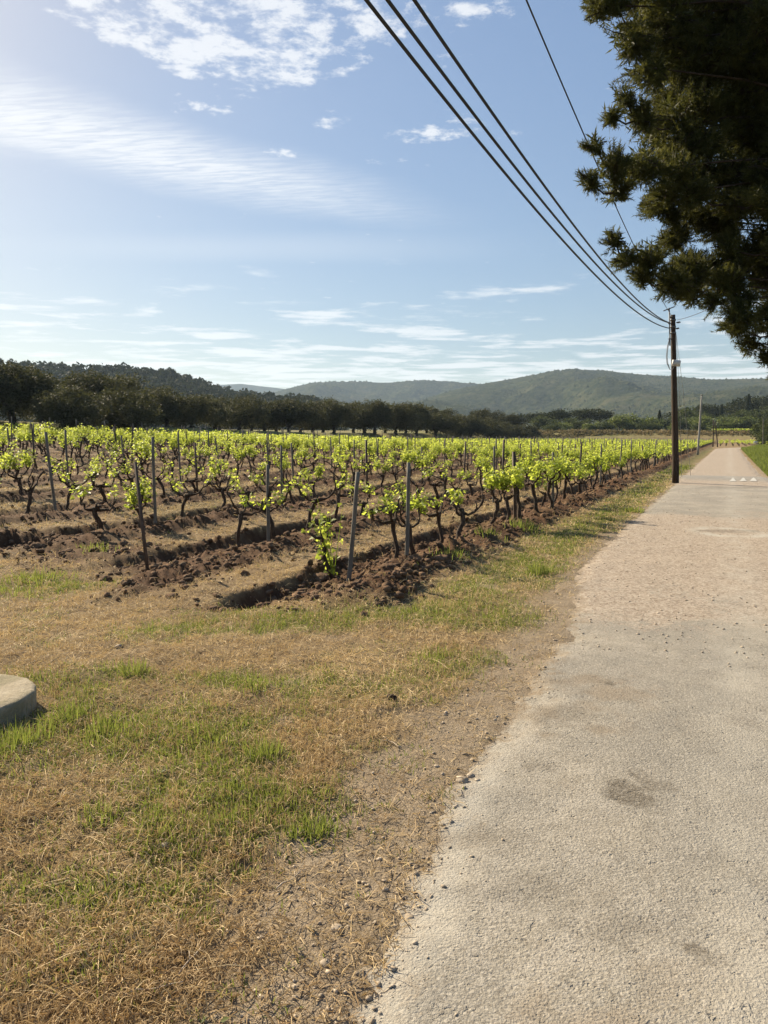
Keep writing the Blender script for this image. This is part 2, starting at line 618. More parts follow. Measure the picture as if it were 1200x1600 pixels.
def road_mat():
    m, N = new_mat('worn_asphalt_and_gravel')
    geo = N.n('ShaderNodeTexCoord').outputs['Object']
    vor = N.n('ShaderNodeTexVoronoi', i_Vector=geo, i_Scale=125.0)
    vcol, vd = vor.outputs['Color'], vor.outputs['Distance']
    stone = N.n('ShaderNodeSeparateColor', i_0=vcol).outputs[0]
    n_big = N.noise(geo, 0.9, 5, 0.6)
    n_mid = N.noise(geo, 6.0, 5, 0.65)
    n_fin = N.noise(geo, 60.0, 4, 0.6)
    asp = N.mix(N.ramp(n_mid, 0.3, 0.72), (0.2464, 0.2226, 0.1795), (0.3217, 0.2940, 0.2454))
    asp = N.mix(N.ramp(n_big, 0.38, 0.62, True, 0, 0.95), asp, (0.2122, 0.1960, 0.1648))
    asp = N.mix(N.ramp(stone, 0.55, 1.0, True, 0, 0.55), asp, (0.3970, 0.3640, 0.3077))
    asp = N.mix(N.ramp(stone, 0.28, 0.0, True, 0, 0.6), asp, (0.1369, 0.1190, 0.0952))
    pits = N.ramp(N.noise(geo, 22.0, 3, 0.7), 0.60, 0.72)
    asp = N.mix(N.math('MULTIPLY', pits, 0.5), asp, (0.1369, 0.1225, 0.1025))
    grv = N.mix(N.ramp(n_mid, 0.3, 0.7), (0.2658, 0.2168, 0.1638), (0.3521, 0.2959, 0.2329))
    grv = N.mix(N.ramp(stone, 0.5, 1.0, True, 0, 0.6), grv, (0.4119, 0.3578, 0.2911))
    grv = N.mix(N.ramp(stone, 0.35, 0.0, True, 0, 0.75), grv, (0.1528, 0.1067, 0.0728))
    vor2 = N.n('ShaderNodeTexVoronoi', i_Vector=geo, i_Scale=42.0)
    st2 = N.n('ShaderNodeSeparateColor', i_0=vor2.outputs['Color']).outputs[1]
    grv = N.mix(N.ramp(st2, 0.60, 0.9, True, 0, 0.60), grv, (0.4386, 0.3785, 0.3056))
    grv = N.mix(N.ramp(st2, 0.34, 0.05, True, 0, 0.55), grv, (0.1462, 0.0963, 0.0655))
    grv = N.mix(0.08, grv, asp)
    n40 = N.noise(geo, 34.0, 4, 0.65)
    n120 = N.noise(geo, 120.0, 2, 0.6)
    grit = N.math('ADD', N.math('MULTIPLY', N.math('SUBTRACT', n40, .5), 1.5), N.math('MULTIPLY', N.math('SUBTRACT', n120, .5), 1.2))
    n3 = N.noise(geo, 3.2, 5, 0.7)
    gf = N.ramp(N.math('ADD', N.math('ADD', attr(N, 'gravel'), N.math('MULTIPLY', N.math('SUBTRACT', n3, .5), 1.1)), N.math('MULTIPLY', grit, 1.1)), 0.25, 0.75)
    c = N.mix(gf, asp, grv)
    n_grit = N.noise(geo, 130.0, 3, 0.6)
    n9 = N.noise(geo, 7.0, 5, 0.7)
    df = N.math('ADD', attr(N, 'edgedist'), N.math('ADD', N.math('MULTIPLY', N.math('SUBTRACT', n9, .5), .55), N.math('MULTIPLY', grit, .16)))
    c = N.mix(N.math('MAXIMUM', N.ramp(df, -.10, .08), attr(N, 'dirt')), c, N.mix(1.0, bare_nodes(N, geo), (.84, .83, .82), 'MULTIPLY'))
    c = N.mix(attr(N, 'patch'), c, N.mix(N.ramp(n_fin, .3, .7), (0.1993, 0.1927, 0.1710), (0.2658, 0.2546, 0.2256)))
    c = N.mix(attr(N, 'pale'), c, (0.3987, 0.3785, 0.3274))
    st_ = N.math('MULTIPLY', attr(N, 'stain'), N.ramp(n_fin, 0.30, 0.62, True, 0.35, 1.0))
    c = N.mix(st_, c, (0.0797, 0.0653, 0.0473))
    h = N.math('ADD', N.math('MULTIPLY', N.noise(geo, 115.0, 3, 0.6), 0.9), N.math('ADD', N.math('MULTIPLY', n_fin, 0.7), N.math('MULTIPLY', pits, -0.6)))
    b = N.n('ShaderNodeBump', i_Strength=0.75, i_Distance=0.010, i_Height=h)
    p = N.n('ShaderNodeBsdfPrincipled', i_Base_Color=c, i_Roughness=0.9, i_Normal=b.outputs[0])
    p.inputs['Specular IOR Level'].default_value = 0.15
    N.t.links.new(p.outputs[0], N.out.inputs[0])
    return m


def hill_mat():
    m, N = new_mat('scrubby_hillside')
    geo = N.n('ShaderNodeTexCoord').outputs['Object']
    n1 = N.noise(geo, 0.012, 6, 0.65)
    n2 = N.noise(geo, 0.07, 5, 0.7)
    c = N.mix(N.ramp(n2, 0.38, 0.62), (0.0187, 0.0265, 0.0117), (0.0515, 0.0562, 0.0265))
    c = N.mix(N.ramp(n1, 0.50, 0.66, True, 0, 0.7), c, (0.0741, 0.0702, 0.0390))
    c = N.mix(N.ramp(n1, 0.46, 0.34, True, 0, 0.8), c, (0.0172, 0.0234, 0.0117))
    b = N.n('ShaderNodeBump', i_Strength=1.0, i_Distance=5.0, i_Height=n2)
    p = N.n('ShaderNodeBsdfPrincipled', i_Base_Color=c, i_Roughness=1.0, i_Normal=b.outputs[0])
    p.inputs['Specular IOR Level'].default_value = 0.0
    N.t.links.new(p.outputs[0], N.out.inputs[0])
    return m


def plain(name, col, rough=0.7, metal=0.0):
    m, N = new_mat(name)
    n1 = N.noise(N.n('ShaderNodeTexCoord').outputs['Object'], 14.0, 4, 0.6)
    c = N.mix(N.ramp(n1, .3, .7), tuple(q * .8 for q in col), tuple(min(1, q * 1.15) for q in col))
    p = N.n('ShaderNodeBsdfPrincipled', i_Base_Color=c, i_Roughness=rough, i_Metallic=metal)
    N.t.links.new(p.outputs[0], N.out.inputs[0])
    return m


M = dict(
    ground=ground_mat(), road=road_mat(), hill=hill_mat(),
    straw=leaf_mat('dry_straw', (0.2425, 0.1512, 0.0726), (0.7497, 0.5935, 0.3347), 0.25, (0.2866, 0.1792, 0.0780), (0.6615, 0.5041, 0.2345), 0.7, 0.2),
    grass=leaf_mat('green_grass', (.065, .088, .019), (.20, .225, .058), 0.42, (.13, .18, .03), (.34, .38, .075), 0.6, 0.2),
    vleaf=leaf_mat('vine_leaf', (.11, .17, .025), (.24, .30, .05), 0.55, (.40, .52, .05), (.66, .70, .12), 0.5, 0.35),
    vbark=rough_mat('vine_bark', ((.035, .024, .017), (.085, .060, .042)), 30, 0.95, 0.9, 60, (1, 1, .35), dist=.012),
    stake=rough_mat('weathered_stake', ((0.1098, 0.0995, 0.0824), (0.1853, 0.1716, 0.1441), (0.0755, 0.0652, 0.0515)), 18, 0.85, 0.5, 60, (1, 1, .15), dist=.006),
    iron=rough_mat('rusty_iron_stake', ((0.0583, 0.0412, 0.0309), (0.1030, 0.0755, 0.0583)), 20, 0.7, 0.4, 60, (1, 1, .3), dist=.003),
    pole=rough_mat('tarred_pole_wood', ((0.0309, 0.0192, 0.0123), (0.0686, 0.0446, 0.0275), (0.0192, 0.0123, 0.0083)), 12, 0.8, 0.6, 50, (1, 1, .06), dist=.01),
    concrete=rough_mat('grey_concrete', ((0.2265, 0.2128, 0.1922), (0.3089, 0.2952, 0.2677)), 9, 0.9, 0.4, 60, dist=.004),
    wellstone=rough_mat('mossy_old_concrete', ((0.2608, 0.2196, 0.1510), (0.3569, 0.3089, 0.2265), (0.2128, 0.1853, 0.1167)), 9, 0.95, 0.9, 40, dist=.015, use_tint=False),
    cable=plain('black_cable', (.018, .018, .020), 0.55),
    steel=plain('galvanised_steel', (.10, .10, .10), 0.55, 0.3),
    greybox=plain('pale_grey_box', (.55, .53, .49), 0.6),
    greycable=plain('grey_cable', (.25, .26, .27), 0.6),
    needle=leaf_mat('pine_needles', (.017, .025, .008), (.080, .088, .026), 0.32, (.05, .06, .013), (.22, .21, .05), 0.6, 0.15),
    pbark=rough_mat('pine_bark', ((.026, .019, .015), (.060, .043, .032)), 9, 0.95, 1.0, 20, (1, 1, .4), dist=.03),
    olive=leaf_mat('olive_leaves', (.026, .030, .017), (.120, .118, .068), 0.2, (.04, .045, .016), (.15, .15, .05), 0.7, 0.1, objw=.35),
    obark=rough_mat('olive_bark', ((.030, .026, .021), (.075, .065, .052)), 8, 0.95, 0.9, 20, dist=.03),
    broad=leaf_mat('broad_leaves', (.028, .042, .014), (.085, .100, .032), 0.2, (.05, .07, .016), (.13, .15, .04), 0.7, 0.1),
    darkpine=leaf_mat('far_pine_foliage', (.017, .024, .011), (.050, .056, .023), 0.12, (.03, .04, .01), (.07, .08, .025), 0.8, 0.05),
    cypress=leaf_mat('cypress_foliage', (.016, .025, .012), (.040, .052, .022), 0.1, (.03, .04, .01), (.05, .06, .02), 0.6, 0.2),
    scrub=leaf_mat('garrigue_scrub', (.018, .026, .012), (.062, .066, .030), 0.06, (.03, .04, .015), (.06, .07, .02), 0.9, 0.0),
    pebble=rough_mat('limestone_pebbles', ((0.2592, 0.2052, 0.1440), (0.3744, 0.3168, 0.2448)), 40, 0.85, 0.4, 120, dist=.003),
    clod=rough_mat('soil_clods', ((0.0937, 0.0548, 0.0314), (0.1763, 0.1102, 0.0646)), 14, 1.0, 0.9, 50, dist=.02),
    twig=rough_mat('dead_twig', ((.35, .28, .20), (.50, .42, .32)), 20, 0.85, 0.4, 60, use_tint=False, dist=.002),
    cone=rough_mat('pine_cone', ((.020, .013, .010), (.055, .035, .024)), 30, 0.9, 0.5, 60, use_tint=False, dist=.004),
    paint=plain('white_road_paint', (.42, .41, .37), 0.9),
    wall=rough_mat('house_plaster', ((.42, .33, .25), (.50, .40, .31)), 2, 0.95, 0.2, 8, use_tint=False),
    roof=rough_mat('clay_tiles', ((.30, .17, .11), (.40, .24, .16)), 3, 0.9, 0.4, 12, use_tint=False),
    sign=plain('white_sign', (.6, .6, .6), 0.6),
)


# ------------------------------------------------------------------ ground
def green_field(X, Y):
    """how green the turf is, 0..1"""
    s, t = st(X, Y)
    g = 1.0 * np.exp(-((s - 2.22 - .12 * fbm(t * .5, 1, 41, 2)) / 0.42) ** 2) * sstep(6.2, 7.8, t) * sstep(130, 100, t)
    for px, py, rx, ry, a in GREEN_BLOBS:
        g = g + a * np.exp(-((X - px) ** 2 / rx ** 2 + (Y - py) ** 2 / ry ** 2))
    n = fbm(X * 2.3, Y * 2.3, 51, 4, .6)
    n2 = fbm(X * 7, Y * 7, 52, 3)
    g = g * np.clip(1.10 + 1.6 * n, 0, 2) + 0.30 * sstep(.05, .45, n + .4 * n2)
    return np.clip(g + .25 * n2 * g, 0, 1)


GREEN_BLOBS = []
for px, py, rx, ry, a in ((250, 1130, .55, .45, .75), (110, 1065, .55, .3, .6), (400, 1270, .34, .26, .7), (170, 1270, .4, .22, .5),
                          (330, 985, .6, .25, .55), (480, 965, .7, .28, .75), (620, 962, .6, .3, .85), (700, 1040, .45, .35, .6),
                          (560, 1075, .5, .3, .45), (415, 1190, .20, .14, .9), (490, 1300, .14, .10, .9), (40, 915, .8, .4, .8),
                          (20, 1170, .5, .35, .55), (770, 965, .5, .5, .8), (845, 900, .35, .5, .7), (30, 1390, .4, .15, .35),
                          (600, 1180, .25, .2, .35), (380, 1070, .35, .25, .5)):
    d_ = px_dir(px, py)
    k_ = -EYE / d_.z
    GREEN_BLOBS.append((d_.x * k_, d_.y * k_, rx, ry, a))


def bare_field(X, Y):
    s, t = st(X, Y)
    w = np.interp(t, [1, 2, 2.6, 4, 6, 8, 10], [0.62, .66, .70, .48, .46, .30, .16]) + .22 * fbm(X * 2.4, Y * 2.4, 61, 4)
    d = s - road_left(t)
    b = sstep(w + .24, w - .26, d + .12 * fbm(X * 6, Y * 6, 62, 3))
    b = b * sstep(60, 30, t)
    spots = sstep(.36, .56, fbm(X * 1.7, Y * 1.7, 64, 4, .6)) * .55 * sstep(3.2, 2.6, s)
    return np.clip(np.maximum(b, spots), 0, 1)


def build_ground():
    az = np.concatenate([np.linspace(-180, -44, 26)[:-1], np.linspace(-44, 44, 580), np.linspace(44, 180, 26)[1:]])
    r = np.concatenate([np.geomspace(0.25, 1.3, 10)[:-1], np.geomspace(1.3, 75, 430), np.geomspace(75, 5000, 74)[1:]])
    A, R = np.meshgrid(np.radians(az[:-1]), r, indexing='xy')
    nA, nR = len(az) - 1, len(r)
    X, Y = (R * np.sin(A)).ravel(), (R * np.cos(A)).ravel()
    Z = H(X, Y)
    i, j = np.meshgrid(np.arange(nR - 1), np.arange(nA), indexing='ij')
    a, b = (i * nA + j).ravel(), (i * nA + (j + 1) % nA).ravel()
    f4 = np.stack([a, a + nA, b + nA, b], 1)[:, ::-1]
    c = len(X)
    jj = np.arange(nA)
    f3 = np.stack([jj, (jj + 1) % nA, np.full(nA, c)], 1)
    mb = MB()
    mb.add(np.concatenate([np.stack([X, Y, Z], 1), [[0, 0, -.05]]]), f3[:, ::-1], f4)
    s, t = st(X, Y)
    T, V, d = tilled_mask(s, t)
    T = np.clip(T * (1.0 + .5 * fbm(X * 3, Y * 3, 90, 3)), 0, 1)
    G = green_field(X, Y) * (1 - .8 * (V > .5) * (s > 3.2))
    G = np.maximum(G, V * .42 * sstep(0, .45, fbm(X * .5, Y * .5, 99, 3)))
    Bm = bare_field(X, Y)
    me_ = np.maximum(sstep(42, 43.5, s), sstep(TEND + 2, TEND + 6, t)) * np.clip(.75 + .5 * fbm(X * .05, Y * .05, 71, 3), 0, 1)
    me_ = np.maximum(me_, .8 * sstep(0.05, -.5, s - road_right(t)))
    pad = lambda q: np.concatenate([q, [0]])
    me = mb.mesh('ground', True, dict(tilled=pad(T), green=pad(G * .75), bare=pad(Bm), meadow=pad(me_)))
    g = obj('ground', me, M['ground'])
    tag(g, 'dry mown headland, ploughed vineyard soil and meadow ground sheet', 'ground', kind='structure')


build_ground()


# ------------------------------------------------------------------ road
def road_z(X, Y):
    s_, t_ = st(X, Y)
    return 0.018 + 0.012 * fbm(X * .8, Y * .8, 111, 3) + 0.006 * fbm(X * 4, Y * 4, 112, 3) + np.exp(-((t_ - HUMP_T) / 1.3) ** 4) * .07


def road_L(t):
    return road_left(t) + .36 + .10 * fbm(t * 1.7, t * .1, 101, 4, .6) + .05 * fbm(t * 9, t * .3, 103, 3)


def road_R(t):
    return road_right(t) + .12 * fbm(t * 1.1, 7, 102, 3)


def road_surf(X, Y):
    X, Y = np.asarray(X, float), np.asarray(Y, float)
    s_, t_ = st(X, Y)
    edge = np.minimum(road_L(t_) - s_, s_ - road_R(t_))
    ez = 1 - sstep(.05, 0.50, edge + .22 * fbm(X * 2.6, Y * 2.6, 113, 3))
    z = road_z(X, Y) - 0.050 * ez + ez * (.016 * fbm(X * 7, Y * 7, 114, 3) + .012 * fbm(X * 26, Y * 26, 115, 2)) - .03 * sstep(.06, 0, edge)
    return np.where(edge < -.005, -1.0, z)


def surf(X, Y):
    return np.maximum(H(X, Y), road_surf(X, Y))


def build_road():
    tt = np.concatenate([np.linspace(-14, 1, 30)[:-1], 1 + np.geomspace(.35, 60.35, 620) - .35, np.linspace(61, 190, 90)[1:]])
    nS = 150
    q = np.linspace(0, 1, nS)
    q = q ** 1.5                                           # denser near the left edge
    T, Q = np.meshgrid(tt, q, indexing='ij')
    L, Rr = road_L(T), road_R(T)
    Sx = L + (Rr - L) * Q
    X, Y = xy(Sx, T)
    X, Y = X.ravel(), Y.ravel()
    S, Tt = Sx.ravel(), T.ravel()
    dl, dr = L.ravel() - S, S - Rr.ravel()
    edge = np.minimum(dl, dr)
    z = np.where(road_surf(X, Y) < -.5, -.08, road_surf(X, Y))
    nT = len(tt)
    i, j = np.meshgrid(np.arange(nT - 1), np.arange(nS - 1), indexing='ij')
    a = (i * nS + j).ravel()
    f4 = np.stack([a, a + nS, a + nS + 1, a + 1], 1)[:, ::-1]
    mb = MB()
    mb.add(np.stack([X, Y, z], 1), None, f4)
    n = fbm(X * .9, Y * .9, 121, 4, .55)
    n2 = fbm(X * 5, Y * 5, 122, 3)
    # loose gravel lies on the road from where the worn asphalt ends, bare asphalt shows again before the hump
    grav = sstep(4.4, 9.6, Tt + 2.2 * n + 1.0 * n2 + .35 * (S - 0)) * (1 - sstep(15.2, 17.2, Tt + 1.6 * n) * sstep(27.5, 25.5, Tt) * .85) 
    grav = np.maximum(grav, sstep(.32, .02, dl + .25 * n + .1 * n2) * sstep(2.2, 4.2, Tt) * .8)
    patch = .8 * np.exp(-((Tt - HUMP_T + .4 * n) / 1.55) ** 4)
    pale = np.exp(-((dl - .38 + .10 * n2) / .10) ** 2) * sstep(4.0, 3.0, Tt) * .5
    stain = np.zeros_like(X)
    for px, py, rx, ry, am in ((985, 1262, .10, .12, .78), (1025, 1250, .11, .05, .5), (1000, 1235, .05, .07, .6), (952, 1086, .05, .05, .95), (1082, 1513, .035, .035, .9),
                               (1110, 1530, .05, .03, .5), (845, 1220, .10, .08, .42), (880, 1140, .22, .16, .4), (760, 1330, .16, .12, .30),
                               (860, 1420, .24, .10, .30), (960, 1480, .2, .08, .26), (1135, 836, .55, .22, .55), (1150, 765, .9, .5, .35)):
        p = ground_at(px, py)
        e = ((X - p.x) / rx) ** 2 + ((Y - p.y) / ry) ** 2
        w = .75 * fbm((X) * 9, Y * 9, 131, 4, .6) + .55 * fbm(X * 30, Y * 30, 132, 2)
        stain = np.maximum(stain, am * sstep(1.5, .2, e + 1.6 * w))
    p = ground_at(1140, 838)
    e = np.hypot((X - p.x) / .62, (Y - p.y) / .80)
    ring = np.exp(-((e - .75) / .22) ** 2) * .75 * np.clip(.8 + n2, 0, 1)
    pale = np.maximum(pale, ring)
    tr = np.exp(-((S + .15 + .1 * n) / .22) ** 2) + np.exp(-((S + 1.55 + .1 * n) / .22) ** 2)
    pale = np.maximum(pale, .30 * tr * np.clip(.7 + 1.2 * n2, 0, 1))
    dl = road_left(Tt) - S
    dirt = np.zeros_like(X)
    dirt = np.maximum(dirt, .55 * sstep(.22, .5, n + .4 * n2) * sstep(1.3, .3, dl) * sstep(7, 6, Tt))
    me = mb.mesh('road', True, dict(edgedist=np.clip(-dl, -1.5, .5), dirt=np.clip(dirt, 0, 1), gravel=np.clip(grav, 0, 1), patch=np.clip(patch, 0, 1), pale=np.clip(pale, 0, 1), stain=np.clip(stain, 0, 1)))
    o = obj('road', me, M['road'])
    tag(o, 'narrow pale road of worn asphalt and loose gravel beside the vineyard', 'road', kind='structure')
    # white triangles painted on the hump
    for k in range(3):
        px = 1145 + 16 * k
        a_, b_, c_ = ground_at(px - 6, 755.4), ground_at(px + 6, 755.4), ground_at(px, 752.0)
        mbx = MB()
        m = 8
        idx, vv = {}, []
        for i_ in range(m + 1):
            for j_ in range(m + 1 - i_):
                w1, w2 = i_ / m, j_ / m
                q_ = a_ * (1 - w1 - w2) + b_ * w1 + c_ * w2
                idx[(i_, j_)] = len(vv)
                vv.append((q_.x, q_.y, float(road_z(np.array([q_.x]), np.array([q_.y]))[0]) + .012))
        ff = []
        for i_ in range(m):
            for j_ in range(m - i_):
                ff.append((idx[(i_, j_)], idx[(i_ + 1, j_)], idx[(i_, j_ + 1)]))
                if i_ + j_ < m - 1:
                    ff.append((idx[(i_ + 1, j_)], idx[(i_ + 1, j_ + 1)], idx[(i_, j_ + 1)]))
        mbx.add(vv, ff)
        obj('painted_triangle', mbx.mesh('painted_triangle'), M['paint'], o)


_p = ground_at(1150, 751)
HUMP_T = float(st(_p.x, _p.y)[1])
build_road()


# ------------------------------------------------------------------ hills
def skyline_hill(name, label, pts, dist, depth, seed, rough, front=0.55, foot=2.0):
    """a ridge whose crest follows the given outline, built as a real body of land"""
    px = np.array([p[0] for p in pts], float)
    el = np.array([(HORIZON - p[1]) / FPX for p in pts])
    tanaz = (px - 600) / FPX
    us = np.linspace(tanaz[0], tanaz[-1], 240)
    ws = np.linspace(-1, 1, 90)
    U, W = np.meshgrid(us, ws, indexing='ij')
    crest = np.interp(U, tanaz, el) * dist * np.sqrt(1 + 0 * U) + EYE
    # crest line wanders in depth
    Yc = dist + depth * .25 * fbm(U * 3.0, 2, seed, 2)
    crest = np.interp(U, tanaz, el) * Yc + EYE
    Y = Yc + W * depth
    X = U * Y
    prof = np.where(W < 0, np.clip(1 + W, 0, 1) ** 1.15, np.clip(1 - W, 0, 1))
    ends = sstep(0, .05, (U - us[0])) * sstep(0, .05, us[-1] - U)
    gully = fbm(X / (depth * .22), Y / (depth * .35), seed + 3, 4, .55)
    Zf = foot + (crest - foot) * prof
    Zf = Zf + rough * gully * (np.abs(W) * (1 - np.abs(W)) * 4) * (crest * .35)
    Zf = Zf * np.maximum(ends, 0) - (1 - ends) * 4 - 6 * (np.abs(W) > .985)
    n1, n2 = U.shape
    i, j = np.meshgrid(np.arange(n1 - 1), np.arange(n2 - 1), indexing='ij')
    a = (i * n2 + j).ravel()
    mb = MB()
    mb.add(np.stack([X.ravel(), Y.ravel(), Zf.ravel()], 1), None, np.stack([a, a + n2, a + n2 + 1, a + 1], 1))
    o = obj(name, mb.mesh(name, True), M['hill'])
    tag(o, label, 'hill', kind='structure')
    return (U, W, X, Y, Zf)


hill_big = skyline_hill('hill', 'long scrub covered ridge rising at right behind the trees',
                        ((560, 668), (640, 632), (700, 612), (770, 597), (840, 586), (900, 580), (935, 580), (992, 586), (1054, 590), (1100, 594),
                         (1200, 592), (1330, 596), (1500, 610), (1750, 645), (1900, 672)), 1750, 1050, 3, 1.15)
hill_mid = skyline_hill('hill', 'lower hazy hill in the middle distance left of the ridge',
                        ((330, 672), (400, 622), (455, 607), (490, 599), (553, 597), (609, 599), (665, 595), (721, 599), (780, 602), (850, 630), (950, 672)), 2500, 800, 5, 1.0)
hill_far = skyline_hill('hill', 'farthest blue hill seen through the gap at left of centre',
                        ((120, 665), (250, 620), (345, 602), (380, 600), (420, 605), (470, 611), (540, 625), (640, 668)), 3700, 700, 8, .4)
hill_left = skyline_hill('hill', 'near wooded hill at left behind the olive grove',
                         ((-900, 640), (-500, 600), (-150, 585), (0, 580), (60, 579), (130, 584), (200, 585), (270, 592), (307, 603), (335, 613),
                          (360, 621), (420, 629), (490, 634), (520, 642), (560, 670)), 520, 190, 13, .3, foot=3.0)


def sample_hill(hd, n, wmin, wmax, umin=None, umax=None, dens=None):
    U, W, X, Y, Z = hd
    i = RNG.random(n) * (U.shape[0] - 1.001)
    wv = wmin + (wmax - wmin) * RNG.random(n)
    j = (wv + 1) / 2 * (U.shape[1] - 1.001)
    i0, j0 = i.astype(int), j.astype(int)
    fi, fj = i - i0, j - j0

    def bil(A):
        return (A[i0, j0] * (1 - fi) + A[i0 + 1, j0] * fi) * (1 - fj) + (A[i0, j0 + 1] * (1 - fi) + A[i0 + 1, j0 + 1] * fi) * fj
    p = np.stack([bil(X), bil(Y), bil(Z)], 1)
    keep = (p[:, 0] > -0.72 * p[:, 1]) & (p[:, 0] < 0.72 * p[:, 1]) & (p[:, 2] > 1)
    return p[keep]


def crown_cards(mb, C, R, H_, ncard, size, tint, shell=.55):
    """far tree crowns: clumps of leaf cards through an ellipsoid"""
    n = len(C)
    d = unit(n * ncard).reshape(n, ncard, 3)
    rr = shell + (1 - shell) * RNG.random((n, ncard, 1)) ** .5
    pos = C[:, None] + d * rr * np.stack([R, R, H_], 1)[:, None]
    pos = pos.reshape(-1, 3)
    dirs = unit(len(pos))
    nr = d.reshape(-1, 3) + .8 * unit(len(pos))
    sz = (size[:, None] * (.6 + .8 * RNG.random((n, ncard)))).ravel()
    tt = (tint[:, None] + .25 * (RNG.random((n, ncard)) - .5)).ravel()
    mb.cards(pos - dirs * sz[:, None] * .5, dirs, nr, sz, sz * .85, np.clip(tt, 0, 1), .08)


def build_scrub():
    for hd, n, sz, lab in ((hill_big, 21000, 3.4, 'dense low garrigue scrub covering the long ridge'), (hill_mid, 9000, 4.6, 'distant scrub and trees covering the hazy middle hill')):
        p = sample_hill(hd, n, -.98, .03)
        k = fbm(p[:, 0] / 160, p[:, 1] / 160, 201, 4, .6)
        p = p[k + .45 * (RNG.random(len(p)) - .3) > -.12]
        mb = MB()
        R = sz * (.45 + .9 * RNG.random(len(p)) ** 2)
        V, F = np.array([[1, 0, 0], [0, 1, 0], [-1, 0, 0], [0, -1, 0], [0, 0, 1.0]]), np.array([[0, 1, 4], [1, 2, 4], [2, 3, 4], [3, 0, 4]])
        v = V[None] * (.7 + .6 * RNG.random((len(p), 5, 1))) * R[:, None, None] * np.array([1, 1, .85])
        a = RNG.random(len(p)) * 6.28
        x = v[..., 0] * np.cos(a)[:, None] - v[..., 1] * np.sin(a)[:, None]
        y = v[..., 0] * np.sin(a)[:, None] + v[..., 1] * np.cos(a)[:, None]
        v = np.stack([x, y, v[..., 2]], -1) + p[:, None]
        f = F[None] + (np.arange(len(p)) * 5)[:, None, None]
        mb.add(v.reshape(-1, 3), f.reshape(-1, 3), None, np.repeat(RNG.random(len(p)), 5))
        tag(obj('hillside_scrub', mb.mesh('hillside_scrub'), M['scrub']), lab, 'scrub', kind='stuff')
    p = sample_hill(hill_left, 5200, -.95, .10)
    mb = MB()
    R = 2.0 + 1.9 * RNG.random(len(p))
    Hh = R * (.75 + .35 * RNG.random(len(p)))
    C = p + np.stack([np.zeros(len(p)), np.zeros(len(p)), 1.6 + Hh * .6], 1)
    crown_cards(mb, C, R, Hh, 34, R * .62, .25 + .5 * RNG.random(len(p)))
    tag(obj('hillside_wood', mb.mesh('hillside_wood'), M['darkpine']), 'dark pine wood covering the near hill at left', 'wood', kind='stuff')


build_scrub()


